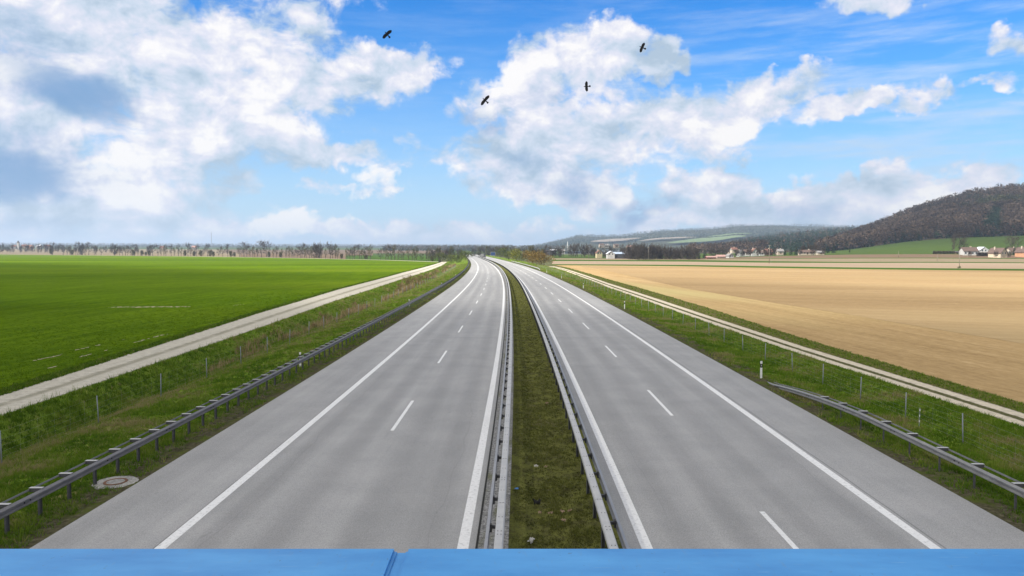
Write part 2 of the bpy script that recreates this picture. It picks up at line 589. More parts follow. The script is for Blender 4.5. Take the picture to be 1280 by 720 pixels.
FOL = {
    'crop': foliage('crop_leaf', [(0.0, (0.042, 0.074, 0.004)), (0.5, (0.075, 0.134, 0.006)), (1.0, (0.15, 0.21, 0.014))]),
    'grass': foliage('grass_blades', [(0.0, (0.026, 0.052, 0.005)), (0.33, (0.076, 0.148, 0.011)), (0.56, (0.138, 0.215, 0.020)),
                                      (0.74, (0.19, 0.22, 0.045)), (0.86, (0.26, 0.215, 0.10)), (1.0, (0.36, 0.29, 0.16))]),
    'moss': foliage('moss_blades', [(0.0, (0.030, 0.031, 0.012)), (0.5, (0.100, 0.110, 0.026)), (0.75, (0.150, 0.162, 0.040)), (1.0, (0.27, 0.23, 0.15))]),
    'reed': foliage('dry_reed', [(0.0, (0.15, 0.105, 0.055)), (0.6, (0.32, 0.235, 0.125)), (1.0, (0.50, 0.39, 0.23))]),
    'brown': foliage('bare_twigs', [(0.0, (0.042, 0.034, 0.029)), (0.6, (0.080, 0.066, 0.055)), (1.0, (0.14, 0.115, 0.095))], 0.2),
    'budding': foliage('budding_twigs', [(0.0, (0.065, 0.060, 0.032)), (0.6, (0.12, 0.112, 0.055)), (1.0, (0.20, 0.19, 0.08))], 0.25),
    'orange': foliage('rust_shrub_leaf', [(0.0, (0.080, 0.055, 0.018)), (0.6, (0.17, 0.115, 0.038)), (1.0, (0.25, 0.185, 0.065))], 0.2),
    'shrub': foliage('green_shrub_leaf', [(0.0, (0.045, 0.058, 0.016)), (0.6, (0.095, 0.115, 0.030)), (1.0, (0.16, 0.175, 0.05))], 0.2),
    'yellow': foliage('yellow_shrub_leaf', [(0.0, (0.09, 0.10, 0.015)), (0.6, (0.18, 0.18, 0.025)), (1.0, (0.28, 0.26, 0.05))], 0.2),
    'conifer': foliage('conifer_needle', [(0.0, (0.008, 0.018, 0.011)), (0.6, (0.020, 0.040, 0.024)), (1.0, (0.038, 0.064, 0.036))], 0.1),
}
# ------------------------------------------------------------------ the road
def strip(name, s, t0, t1, z, mat, n=2, parent=None, kind='structure', uvnorm=False):
    s = np.asarray(s, float)
    tt = np.linspace(0, 1, n)
    vs, uv = [], []
    for k in tt:
        t = t0 + (t1 - t0) * k
        vs.append(rd(s, t, z))
        uv.append(np.stack([np.full(len(s), k) if uvnorm else np.broadcast_to(t, s.shape), s], -1))
    vs = np.stack(vs, 1).reshape(-1, 3)
    uv = np.stack(uv, 1).reshape(-1, 2)
    o = obj(name, vs, grid_faces(len(s), n)[:, ::1], mat, parent, uv=uv, smooth=True)
    if kind and parent is None:
        o['kind'] = kind
    return o


SR = rows(-12, 1380, 2.0, 0.02)
left_road = strip('road', SR, -12.514, -1.20, 0.0, M['asphalt_left'], 6)
right_road = strip('road', SR, 2.55, 13.468, 0.0, M['asphalt_right'], 6)
for par, t in ((left_road, -9.195), (left_road, -1.519), (right_road, 3.165), (right_road, 10.476)):
    strip('edge_line', SR, t - 0.145, t + 0.145, 0.004, M['paint'], 2, par)


def dashes(par, t, first):
    mb = MB()
    s = first
    while s < 620:
        q = np.array([s, s + 3, s + 6])
        a, b = rd(q, t - 0.075, 0.004), rd(q, t + 0.075, 0.004)
        mb.add([a[0], b[0], b[1], a[1], b[2], a[2]], [(0, 1, 2, 3), (3, 2, 4, 5)])
        s += 18
    return mb.build('lane_line', M['paint'], par)


dashes(left_road, -5.416, 29.6 - 36)
dashes(right_road, 6.936, 14.4 - 18)

strip('gutter', SR, -1.20, -0.36, 0.012, M['gutter'], 3)
sm = rows(-10, 900, 0.4, 0.02)
tm = np.linspace(-0.36, 2.55, 16)
mv, muv = [], []
for t in tm:
    p = rd(sm, t, 0)
    e = min(t + 0.36, 2.55 - t)
    p[:, 2] = 0.012 + 0.07 * (fbm(p[:, 0] * 1.3, p[:, 1] * 1.3, 5) - 0.35) * min(e * 3, 1) - 0.05 * min(e, 1)
    mv.append(p)
    muv.append(np.stack([np.full(len(sm), t), sm], -1))
med = obj('median', np.stack(mv, 1).reshape(-1, 3), grid_faces(len(sm), len(tm)), M['moss'], smooth=True,
          uv=np.stack(muv, 1).reshape(-1, 2))
med['kind'] = 'structure'

# ------------------------------------------------------------------ verges
TRK_L = [(-12, 23.4), (32, 23.6), (68, 24.9), (107, 26.6), (184, 27.7), (260, 27.3), (379, 26.9), (470, 28), (1300, 30)]
TRK_L2 = [(-12, 26.4), (37, 27.1), (47, 28.0), (85, 30.9), (138, 33.6), (243, 34.6), (330, 33.5), (455, 31.6), (1300, 34)]
TRK_R = [(-12, 21.6), (31, 21.4), (52, 20.4), (76, 19.9), (143, 19.6), (218, 21.4), (300, 24.0), (1300, 26)]
TRK_R2 = [(-12, 23.7), (33, 23.3), (56, 22.4), (84, 22.3), (164, 22.8), (250, 25.3), (300, 26.8), (1300, 29)]
FLD_R = [(-12, 25.4), (35, 24.7), (62, 24.4), (96, 25.4), (187, 26.2), (270, 28.5), (330, 30.5), (1300, 33)]


def tb(tab, s):
    a = np.array(tab)
    return np.interp(s, a[:, 0], a[:, 1])


PL = np.array([(12.514, -0.02), (13.2, -0.05), (14.6, -0.06), (17.0, -0.16), (19.1, -0.32), (20.4, -0.75), (21.2, -1.15),
               (21.8, -1.10), (22.6, -0.30), (23.0, 0.0), (23.4, 0.05)])
PR = np.array([(13.468, -0.02), (14.2, -0.05), (15.0, -0.05), (16.2, -0.18), (17.6, -0.24), (18.8, -0.16), (19.6, -0.02), (20.4, 0.03)])


def verge_pt(side, s, q):
    """q: profile distance from the axis (stretched so the far edge meets the farm track)."""
    s = np.asarray(s, float)
    q = np.asarray(q, float)
    if side < 0:
        P, q0, q1, tab = PL, 19.0, 23.4, TRK_L
    else:
        P, q0, q1, tab = PR, 16.5, 20.4, TRK_R
    z = np.interp(q, P[:, 0], P[:, 1])
    edge = tb(tab, s)
    t = np.where(q > q0, q0 + (q - q0) * (edge - q0) / (q1 - q0), q)
    p = rd(s, side * t, 0)
    w = np.clip((q - P[0, 0]) * 1.2, 0, 1) * np.clip((q1 - q) * 2, 0, 1)
    p[:, 2] = z + w * 0.20 * (fbm(p[:, 0] * 0.55, p[:, 1] * 0.55, 9) - 0.47)
    return p


for side, P, mat in ((-1, PL, 'verge_left'), (1, PR, 'verge_right')):
    sv = rows(-12, 1300, 0.4, 0.02)
    qs = np.arange(P[0, 0], P[-1, 0] + 0.01, (P[-1, 0] - P[0, 0]) / 40)
    g = np.stack([verge_pt(side, sv, np.full(len(sv), q)) for q in qs], 1)
    uv = np.stack([np.stack([np.full(len(sv), q - P[0, 0]), sv], -1) for q in qs], 1)
    f = grid_faces(len(sv), len(qs))
    if side < 0:
        f = f[:, ::-1]
    obj('verge', g.reshape(-1, 3), f, M[mat], smooth=True, uv=uv.reshape(-1, 2))['kind'] = 'structure'

sv = rows(-12, 470, 1.0, 0.02)
strip('farm_track', sv, -tb(TRK_L, sv), -tb(TRK_L2, sv), 0.05, M['track'], 7, uvnorm=True)
sv = rows(-12, 340, 1.0, 0.02)
strip('farm_track', sv, tb(TRK_R, sv), tb(TRK_R2, sv), 0.03, M['track_ruts'], 7, uvnorm=True)
sv = rows(-12, 340, 1.0, 0.02)
strip('field_margin', sv, tb(TRK_R2, sv), tb(FLD_R, sv), 0.03, M['margin'], 5)

# ------------------------------------------------------------------ fields, as lofts between survey lines
def loft(name, a, b, mat, n=2, kind='structure', bow=None):
    a, b = np.array(a, float), np.array(b, float)
    r = []
    for k in np.linspace(0, 1, n):
        q = a + (b - a) * k
        if bow:
            q[:, 2] += bow * math.sin(math.pi * k)
        r.append(q)
    o = obj(name, np.stack(r, 0).reshape(-1, 3), grid_faces(n, len(a)), mat, smooth=True)
    if kind:
        o['kind'] = kind
    return o


def spread(poly, n):
    """n points at equal steps of arc length along a polyline."""
    p = np.array(poly, float)
    d = np.concatenate([[0], np.cumsum(np.linalg.norm(np.diff(p, axis=0), axis=1))])
    q = np.linspace(0, d[-1], n)
    return np.stack([np.interp(q, d, p[:, i]) for i in range(3)], -1)


path_px = [(548, 327.6, 468), (515, 326.3, 510), (480, 325.2, 560), (400, 323.3, 660), (320, 321.7, 770), (240, 320.6, 860),
           (160, 319.7, 940), (80, 318.9, 1010), (0, 318.1, 1080), (-150, 317.3, 1160), (-400, 316.5, 1200)]
PATH = np.array([at(*p) for p in path_px])
near_edge = rd(np.linspace(452, -12, 40), -tb(TRK_L2, np.linspace(452, -12, 40)), 0.05)
far_edge = spread(list(PATH) + [(-1500, 500, 0.5), (-1500, -30, 0.05)], 40)
w = np.linspace(0, 1, 40)[:, None]
# pair the two edges so that rulings fan out from the corner by the road
idx = np.concatenate([np.linspace(0, 22, 30), np.linspace(22, 39, 11)[1:]])
fe = np.stack([np.interp(idx, np.arange(40), far_edge[:, i]) for i in range(3)], -1)
crop = loft('crop_field', near_edge, fe, M['crop'], 24)
P2 = PATH.copy()
P2[:, 1] += 9
P2[:, 0] *= (P2[:, 1] / PATH[:, 1])
P2[:, 2] += 0.05
loft('far_path', PATH, P2, M['far_path'])

uL = [600, 548, 480, 400, 320, 240, 160, 80, 0, -150, -400]


def contour(us, vs, ds):
    return np.array([at(u, v, d) for u, v, d in zip(us, vs, ds)])


def cv(us, vals, u):
    return np.interp(u, us[::-1] if us[0] > us[-1] else us, vals[::-1] if us[0] > us[-1] else vals)


def band(name, ua, ub, A, B, mat, n=9, f0=0.0, f1=1.0, lift=0.0, rowsn=2):
    """Land between two survey lines A and B = (us, vs, ds), over columns ua..ub and fractions f0..f1."""
    us = np.linspace(ua, ub, n)
    a = contour(us, cv(A[0], A[1], us), cv(A[0], A[2], us))
    b = contour(us, cv(B[0], B[1], us), cv(B[0], B[2], us))
    f0, f1 = np.broadcast_to(f0, n)[:, None], np.broadcast_to(f1, n)[:, None]
    lo, hi = a + (b - a) * f0, a + (b - a) * f1
    lo[:, 2] += lift
    hi[:, 2] += lift
    return loft(name, lo, hi, mat, rowsn)


LU = [-400, -150, 0, 80, 160, 240, 320, 400, 480, 515, 548, 700]
L0 = (LU, [316.5, 317.2, 318.0, 318.8, 319.6, 320.5, 321.6, 323.2, 325.1, 326.2, 327.5, 327.5],
      [1205, 1165, 1088, 1018, 948, 868, 778, 668, 568, 518, 476, 476])
L1 = (LU, [314.6, 314.9, 315.3, 315.6, 315.8, 316.0, 316.3, 316.5, 316.7, 316.8, 316.9, 317.0], [1500] * 12)
L2 = (LU, [311.2] * 4 + [311.4, 311.6, 312, 312.2, 312.4, 312.4, 312.5, 312.8], [2300] * 12)
L3 = (LU, [309.2, 309.2, 309.2, 309.2, 309.3, 309.4, 309.6, 309.8, 310, 310, 310, 310.5], [3300] * 12)
L4 = (LU, [305.5, 305.4, 305.6, 305.8, 306.2, 306.6, 307.0, 307.2, 307.5, 307.6, 307.8, 308.5], [5200] * 12)
band('field', -400, 130, L0, L1, M['beige_soil'])
band('field', 130, 300, L0, L1, M['beige_soil'])
band('field', 300, 432, L0, L1, M['brown_soil'], 9, 0, .45)
band('field', 300, 466, L0, L1, M['brown_soil'], 9, .45, 1)
band('field', 432, 548, L0, L1, M['green_strip'], 9, 0, .45)
band('field', 466, 548, L0, L1, M['meadow'], 9, .45, 1)
band('field', -400, 280, L1, L2, M['beige_soil'])
band('field', 280, 560, L1, L2, M['brown_soil'])
band('field', 560, 700, L1, L2, M['meadow'])
band('field', -400, 700, L2, L3, M['meadow'], 12)
band('hill', -400, 700, L3, L4, M['far_hill'], 16)

RU = [690, 760, 860, 960, 1060, 1160, 1280, 1420, 1650]


def flat_d(v):
    return 892.98 * 7.553 / (np.array(v) - 313.084)


def flatline(vs):
    return (RU, vs, list(flat_d(vs)))


C0 = flatline([331.5, 332, 333, 335, 336.5, 337.5, 338.5, 340, 343])
C1 = flatline([330.2, 330.5, 331.2, 332.8, 334.2, 335.2, 336.2, 337.6, 340])
C2 = flatline([326.3, 326.5, 327.0, 328.4, 328.7, 328.3, 329, 331, 334])
C3 = flatline([324.6, 325.0, 324.9, 326.4, 327.4, 327.2, 328, 329.5, 332])
C4 = (RU, [322.8, 323.2, 323, 320.3, 318.2, 317.6, 318.4, 319, 320], [650, 640, 630, 605, 575, 545, 520, 500, 480])
C5 = ([690, 760, 860, 960, 1040, 1060, 1080, 1109, 1135, 1185, 1235, 1280, 1420, 1650],
      [318.5, 318, 317, 316, 314, 312, 309.5, 305.5, 302, 298, 296, 294.5, 289, 285],
      [900, 900, 900, 890, 880, 880, 880, 875, 870, 860, 855, 850, 850, 850])
fr = np.linspace(-12, 330, 40)
fe = rd(fr, tb(FLD_R, fr), 0.03)
fb = contour(np.linspace(690, 1650, 30), cv(C0[0], C0[1], np.linspace(690, 1650, 30)), cv(C0[0], C0[2], np.linspace(690, 1650, 30)))
fb[:, 2] = 0.03
fb2 = spread(list(fb) + [(420, -20, 0.03)], 40)
loft('stubble_field', fe[::-1], fb2, M['stubble'], 24)
swath = spread([on_ground(u, v, 0.045) for u, v in ((760, 338.6), (810, 350), (860, 361), (960, 377), (1060, 393), (1160, 409.5), (1280, 429.5), (1420, 453), (1650, 490))], 30)
swath[:, 0] += 0.5 * (fbm(swath[:, 1] * .15, swath[:, 0] * .15, 2) - .5)
far_side = spread([on_ground(u, v + .12, 0.045) for u, v in zip([720, 860, 960, 1060, 1160, 1280, 1420, 1650], cv(C0[0], C0[1], [720, 860, 960, 1060, 1160, 1280, 1420, 1650]))], 30)
loft('tilled_field', swath, far_side, M['tilled'], 12)
band('field', 690, 1650, C0, C1, M['green_strip'], 24)
band('field', 690, 1650, C1, C2, M['pink_soil'], 24)
band('field', 690, 1650, C2, C3, M['green_strip'], 24)
band('field', 690, 860, C3, C4, M['beige_soil'], 8)
band('field', 860, 1650, C3, C4, M['beige_soil'], 24, 0, 0.42)
band('field', 860, 1650, C3, C4, M['green_strip'], 24, 0.42, 0.50)
band('field', 860, 1650, C3, C4, M['brown_soil'], 24, 0.50, 1.0)
band('meadow', 690, 1650, C4, C5, M['meadow'], 40)

plain = MB()
plain.add([(-16000, -600, -2.5), (16000, -600, -2.5), (16000, 16000, -2.5), (-16000, 16000, -2.5)], [(0, 1, 2, 3)])
plain.build('ground', M['ground'])['kind'] = 'structure'

# bare strip and old wheelings in the green crop
M['bare'] = simple('bare_soil', (0.30, 0.24, 0.15), (0.48, 0.41, 0.28), 2.0)


def crop_z(x, y):
    return 0.012 + 0.05


def soil_patch(px, half, name='bare_soil', z=0.075, gap=0.3):
    """Broken line of bare crumbs of earth where the seed failed."""
    a = spread([on_ground(u, v, z) for u, v in px], 200)
    L = float(np.linalg.norm(np.diff(a, axis=0), axis=1).sum())
    mb = MB()
    for k in range(int(L / 0.28)):
        if fbm(np.array([k * .23]), np.array([px[0][0] * .7]), 3)[0] < gap + random.uniform(-.12, .12):
            continue
        c = a[int(199 * (k + random.random()) / (L / 0.28 + 1))]
        d = a[min(199, int(199 * k / (L / 0.28)) + 2)] - a[max(0, int(199 * k / (L / 0.28)) - 2)]
        d = d / (np.linalg.norm(d) + 1e-9)
        n = np.array((-d[1], d[0], 0))
        ll, ww = random.uniform(.12, .34), half * random.uniform(.4, 1.1) * (1.5 if gap < 0 else 1)
        o = n * random.gauss(0, half * .5)
        zz = np.array((0, 0, .0004 * k))
        mb.add([c + o + zz + d * ll * math.cos(q) * random.uniform(.6, 1.1) + n * ww * math.sin(q) * random.uniform(.5, 1.1) for q in np.arange(7) * 2 * math.pi / 7], [tuple(range(7))])
    if mb.v:
        mb.build(name, M['bare'])['kind'] = 'structure'


soil_patch([(113, 383.6), (180, 383.8), (242, 383.4)], 0.50, gap=-.3)
for px in ([(40, 451), (60, 447), (80, 442)], [(92, 438), (110, 434), (128, 430)], [(140, 427.5), (150, 425), (160, 423)],
           [(60, 460), (72, 457)], [(100, 446), (125, 440), (136, 437)], [(168, 428), (190, 422), (215, 416)], [(290, 382), (308, 380)]):
    soil_patch(px, 0.13, gap=.42)

# ------------------------------------------------------------------ hills
HU = [1022, 1050, 1072, 1100, 1135, 1172, 1210, 1255, 1280, 1350, 1450, 1700, 2300]
HB = (HU, [316, 314, 312, 308, 303, 300, 298.5, 297, 296, 292, 288, 285, 308], [880, 880, 880, 875, 870, 862, 858, 852, 850, 850, 850, 850, 850])
HR = (HU, [314, 303, 294.5, 284, 269, 257, 246, 239.5, 238, 234, 232, 236, 302], [1050, 1250, 1330, 1380, 1400, 1400, 1400, 1400, 1400, 1400, 1400, 1400, 1400])
HK = (HU, [316, 312, 308, 302, 290, 280, 272, 268, 266, 262, 260, 262, 304], [1300, 1700, 1900, 2000, 2100, 2100, 2100, 2100, 2100, 2100, 2100, 2100, 2100])
MU = [850, 880, 910, 925, 960, 997, 1030, 1060, 1100, 1160]
MBs = (MU, [317.5, 317, 316.5, 316, 315.5, 315, 315, 315, 314, 312], [950] * 10)
MR = (MU, [314, 311.5, 308.5, 302.5, 297, 292.3, 289.5, 287, 287.5, 290], [1500, 1700, 1900, 2000, 2100, 2100, 2100, 2100, 2100, 2100])
MK = (MU, [315, 314, 313, 311, 309, 307, 306, 305, 305, 306], [2600] * 10)
FU = [640, 664, 677, 700, 722, 757, 780, 825, 860, 900, 912, 960, 1020, 1047, 1110, 1200, 1300]
FB = (FU, [315, 314.5, 314.5, 314.5, 314, 313.5, 313, 312, 311.5, 311, 311, 311, 311, 311, 311, 311, 311], [2300] * 17)
FR = (FU, [311.5, 309.5, 307.2, 301, 295.2, 296, 295.2, 289, 287.6, 286, 283, 282, 283, 284, 284, 285, 286], [4600] * 17)
FK = (FU, [312] * 17, [6500] * 17)


def hill(A, B, K, mat, ua, ub, n):
    us = np.linspace(ua, ub, n)
    c = [contour(us, cv(q[0], q[1], us), cv(q[0], q[2], us)) for q in (A, B, K)]
    r = []
    for k in np.linspace(0, 1, 14):
        p = c[0] + (c[1] - c[0]) * k
        p[:, 2] += 4 * (fbm(p[:, 0] * 0.012, p[:, 1] * 0.012, 3) - 0.47) * math.sin(math.pi * k)
        r.append(p)
    r.append(c[2])
    o = obj('hill', np.stack(r, 0).reshape(-1, 3), grid_faces(len(r), n), mat, smooth=True)
    o['kind'] = 'structure'
    return o


hill(HB, HR, HK, M['hill_floor'], 1022, 2300, 60)
hill(MBs, MR, MK, M['hill_floor'], 850, 1160, 24)
hill(FB, FR, FK, M['far_hill'], 640, 1300, 48)
M['far_green'] = simple('far_pasture', (0.09, 0.135, 0.05), (0.13, 0.18, 0.07), 0.01)
M['far_beige'] = simple('far_stubble', (0.17, 0.14, 0.11), (0.24, 0.20, 0.155), 0.01)
PATCH = [  # open fields on the far hill: columns, lower and upper edge as fractions of the slope
    (738, 802, [.34, .33, .33, .34, .36, .38, .42, .46], [.36, .46, .52, .56, .55, .54, .52, .47], 'far_beige'),
    (798, 870, [.28, .28, .29, .30, .31, .32, .33, .35], [.29, .34, .36, .37, .37, .38, .37, .36], 'far_beige'),
    (834, 932, [.12, .12, .13, .14, .16, .20, .25, .30], [.13, .20, .25, .29, .31, .33, .34, .33], 'far_green'),
    (884, 940, [.36, .36, .37, .38, .39, .40, .41, .42], [.37, .40, .42, .43, .43, .44, .44, .43], 'far_green')]
for ua, ub, f0, f1, mt in PATCH:
    band('field', ua, ub, FB, FR, M[mt], 8, np.array(f0), np.array(f1), 9)
# ------------------------------------------------------------------ grass, moss and reeds (nobody could count them)
def blades(name, P, H, W, T, mat, per=5, spread_=0.06, lean=0.5, label=None, cat=None):
    n = len(P)
    base = np.repeat(P, per, 0)
    h = np.repeat(H, per) * RNG.uniform(0.55, 1.15, n * per)
    w = np.repeat(W, per)
    t = np.clip(np.repeat(T, per) + RNG.normal(0, 0.07, n * per), 0, 1)
    a = RNG.uniform(0, 2 * np.pi, n * per)
    r = np.repeat(np.broadcast_to(spread_, n), per) * np.sqrt(RNG.uniform(0, 1, n * per))
    base = base + np.stack([r * np.cos(a), r * np.sin(a), -0.01 + 0 * a], -1)
    b = RNG.uniform(0, 2 * np.pi, n * per)
    dx = np.stack([np.cos(b), np.sin(b), 0 * b], -1) * (w / 2)[:, None]
    c = RNG.uniform(0, 2 * np.pi, n * per)
    k = h * RNG.uniform(0.1, lean, n * per)
    tip = base + np.stack([k * np.cos(c), k * np.sin(c), h], -1)
    v = np.stack([base - dx, base + dx, tip], 1).reshape(-1, 3)
    f = np.arange(len(v)).reshape(-1, 3)
    tint = np.stack([t * 0.75, t * 0.75, np.clip(t * 1.1, 0, 1)], -1).ravel()
    o = obj(name, v, f, mat, tint=tint)
    return tag(o, label, cat, kind='stuff')


def scatter_s(n, s0, s1):
    """Distances with density falling as 1/s^2 so that near ground is dense."""
    u = RNG.uniform(0, 1, n)
    return 1 / (1 / s0 + u * (1 / s1 - 1 / s0))


def verge_grass(side, n, q0, q1, s0, s1, label):
    s = scatter_s(n, s0, s1)
    q = RNG.uniform(q0, q1, n)
    p = verge_pt(side, s, q)
    nz = fbm(p[:, 0] * 0.8, p[:, 1] * 0.8, 21)
    clump = fbm(p[:, 0] * 0.35, p[:, 1] * 0.35, 4)
    edge = q - q0
    keep = RNG.uniform(0, 1, n) < np.clip(0.30 * edge + 0.5 * np.clip(edge - .9, 0, 2) + 1.1 * (nz - 0.40), 0.015, 1)
    mh = rd([22.9], -13.30)[0]
    keep &= np.hypot(p[:, 0] - mh[0], p[:, 1] - mh[1]) > 0.66
    s, q, p, nz, clump = s[keep], q[keep], p[keep], nz[keep], clump[keep]
    dryness = np.clip((clump - 0.47) * 3.2, 0, 0.65) + (0.36 if side < 0 else 0.1) * ((q > 18.5) & (q < 20.2))
    far = np.clip(s / 60, 0, 4)
    H = (0.05 + 0.15 * nz) * (1 + 0.25 * far) * np.where(RNG.uniform(0, 1, len(s)) < 0.06, 2.0, 1) * (1 + 0.7 * (q > 20.8) * (side < 0))
    W = 0.010 + 0.00055 * s
    T = np.clip(0.05 + 0.78 * nz + (dryness + np.clip((s - 45) / 300, 0, .22)) * RNG.uniform(0.2, 1.2, len(s)), 0, 1)
    T = np.where(RNG.uniform(0, 1, len(s)) < 0.05, RNG.uniform(.75, 1, len(s)), T)
    blades('grass', p, H, W, T, FOL['grass'], 6, 0.06 + 0.0016 * s, 0.9, label, 'grass')


verge_grass(-1, 52000, 12.75, 23.3, 15, 420, 'rough green grass on the bank between guardrail and gravel track')
verge_grass(1, 44000, 13.65, 20.4, 18, 420, 'rough green grass between the right shoulder and the rutted track')

n = 26000
s = scatter_s(n, 14, 260)
t = RNG.uniform(-0.30, 2.5, n)
p = rd(s, t, 0.0)
nz = fbm(p[:, 0] * 1.6, p[:, 1] * 1.6, 8)
k = RNG.uniform(0, 1, n) < np.clip((nz - 0.22) * 2.2, 0.03, 1)
p, s, nz = p[k], s[k], nz[k]
blades('moss', p, 0.025 + 0.06 * nz, 0.010 + 0.0005 * s, np.clip(nz * 1.5 - 0.25 + 0.35 * (RNG.uniform(0, 1, len(s)) < 0.02), 0, 1), FOL['moss'], 5, 0.07, 1.2,
       'short dark mossy grass of the central reservation', 'moss')

# weeds that lean over the field edges
n = 9000
s = scatter_s(n, 22, 330)
p = rd(s, tb(TRK_R2, s) + RNG.uniform(0.0, 1, n) ** 0.8 * (tb(FLD_R, s) - tb(TRK_R2, s)), 0.03)
blades('grass', p, 0.05 + 0.09 * RNG.uniform(0, 1, n) * (1 + s / 170), 0.012 + 0.0006 * s, np.clip(0.62 + RNG.normal(0, .2, n), 0, 1), FOL['grass'], 5, 0.09, 0.9,
       'olive grass fringe between the rutted track and the tan field', 'grass')
n = 7000
s = scatter_s(n, 28, 440)
p = rd(s, -tb(TRK_L2, s) - RNG.uniform(-0.25, 0.75, n), 0.05)
blades('grass', p, 0.07 + 0.12 * RNG.uniform(0, 1, n) * (1 + s / 150), 0.012 + 0.0006 * s, np.clip(0.40 + RNG.normal(0, .2, n), 0, 1), FOL['grass'], 5, 0.10, 0.9,
       'uneven grass fringe between the pale gravel track and the green crop', 'grass')

# leaves of the young crop where it is near enough to see
n = 26000
s = scatter_s(n, 30, 130)
t = -tb(TRK_L2, s) - 0.5 - RNG.uniform(0, 1, n) ** 1.5 * 60
p = rd(s, t, 0.07)
cn = fbm(p[:, 0] * 0.5, p[:, 1] * 0.2, 31)
blades('crop_leaves', p, 0.04 + 0.05 * cn, 0.010 + 0.0005 * s, np.clip(0.25 + 0.5 * cn, 0, 1), FOL['crop'], 5, 0.22, 0.9,
       'young green cereal leaves covering the near part of the left field', 'crop')

n = 6500
s = scatter_s(n, 50, 420)
q = RNG.uniform(20.2, 22.4, n)
p = verge_pt(-1, s, q)
nz = fbm(s * 0.09, q * 0.8, 77)
k = RNG.uniform(0, 1, n) < np.clip((nz - 0.50) * 5 + np.clip((s - 110) / 220, -.25, .35), 0.0, 1)
p, s, nz = p[k], s[k], nz[k]
blades('dry_reeds', p, 0.30 + 1.3 * RNG.uniform(0, 1, len(s)) * nz * np.clip(s / 110, .4, 1.6), 0.014 + 0.0006 * s, RNG.uniform(0.1, 1, len(s)), FOL['reed'], 6, 0.22, 0.35,
       'tan dead reeds standing along the ditch', 'reeds')


# ------------------------------------------------------------------ trees
def tube_net(segs, sides=3):
    """segs: (p0, p1, r0, r1) -> verts, faces of thin prisms."""
    v, f = [], []
    for p0, p1, r0, r1 in segs:
        d = (p1 - p0)
        if d.length < 1e-6:
            continue
        d.normalize()
        a = d.orthogonal().normalized()
        b = d.cross(a)
        o = len(v)
        for p, r in ((p0, r0), (p1, r1)):
            for k in range(sides):
                q = 2 * math.pi * k / sides
                v.append(p + (a * math.cos(q) + b * math.sin(q)) * r)
        for k in range(sides):
            f.append((o + k, o + (k + 1) % sides, o + sides + (k + 1) % sides, o + sides + k))
    return v, f


def grow(rnd, p, d, L, r, level, maxl, out, up=0.35, split=3):
    nseg = 2
    for i in range(nseg):
        d = (d + Vector((rnd.gauss(0, .16), rnd.gauss(0, .16), rnd.gauss(0, .1) + 0.0))).normalized()
        q = p + d * (L / nseg)
        r2 = r * 0.78
        out.append((p.copy(), q.copy(), r, r2, level))
        p, r = q, r2
        if level < maxl:
            for j in range(split if i == nseg - 1 else split - 1):
                ax = Vector((rnd.gauss(0, 1), rnd.gauss(0, 1), rnd.gauss(0, 1))).normalized()
                e = (d + ax * rnd.uniform(0.55, 1.05) + Vector((0, 0, up * 0.25))).normalized()
                grow(rnd, p, e, L * rnd.uniform(0.52, 0.78), r * 0.62, level + 1, maxl, out, up, split)


def bare_tree_data(seed, h, spread_, mat, twig=0.045, stems=1, maxl=3, low=0.28, width=None, skirt=0.05):
    rnd = random.Random(seed)
    trunk, crown, cuts = [], [], []
    for st in range(stems):
        p = Vector((rnd.gauss(0, .25 * (stems > 1)), rnd.gauss(0, .25 * (stems > 1)), -0.2))
        d = Vector((rnd.gauss(0, .05 if stems == 1 else .25), rnd.gauss(0, .05 if stems == 1 else .25), 1)).normalized()
        r = h * 0.022 / math.sqrt(stems)
        nt = 9
        cuts.append(len(trunk))
        for i in range(nt):
            d = (d + Vector((rnd.gauss(0, .06), rnd.gauss(0, .06), 0.05))).normalized()
            q = p + d * (h * 0.92 / nt)
            r2 = max(r * 0.86, twig)
            trunk.append((p.copy(), q.copy(), r, r2))
            p, r = q, r2
            fz = (i + 1) / nt
            if fz > low:
                for j in range(3 if stems == 1 else 2):
                    a = rnd.uniform(0, 2 * math.pi)
                    e = Vector((math.cos(a), math.sin(a), rnd.uniform(0.0, 0.35) + 0.5 * fz)).normalized()
                    LL = h * spread_ * (0.30 * math.sin(math.pi * min(1, (fz - low) / (1.06 - low)) * 0.85 + 0.35) + skirt) * rnd.uniform(.7, 1.15)
                    grow(rnd, p.copy(), e, LL, r * 0.5, 0, maxl - 1, crown, 0.35, 3)
    # fit the finished tree to its height and crown width
    zs = max(b.z for a, b, *_ in crown)
    wr = 2 * float(np.percentile([math.hypot(b.x, b.y) for a, b, *_ in crown], 93))
    kx, kz = (width or h * .5 * spread_) / wr, h / zs
    fit = lambda p: Vector((p.x * kx, p.y * kx, p.z * kz))
    stems_ = [[(fit(a), fit(b), r0, r1) for a, b, r0, r1 in trunk[i:j] if b.z * kz < h * .97] for i, j in zip(cuts, cuts[1:] + [len(trunk)])]
    crown = [(fit(a), fit(b), r0, r1, l) for a, b, r0, r1, l in crown]
    tm = [mesh('trunk', *tube_net(q, 6), M['bark'], smooth=True) for q in stems_]
    segs = [(a, b, max(r0, twig), max(r1, twig * .7)) for a, b, r0, r1, l in crown]
    cv_, cf = tube_net(segs)
    tints = np.repeat([rnd.uniform(0, 1) for _ in segs], 6)
    return (tm, mesh('crown', cv_, np.array(cf), mat, tint=tints))


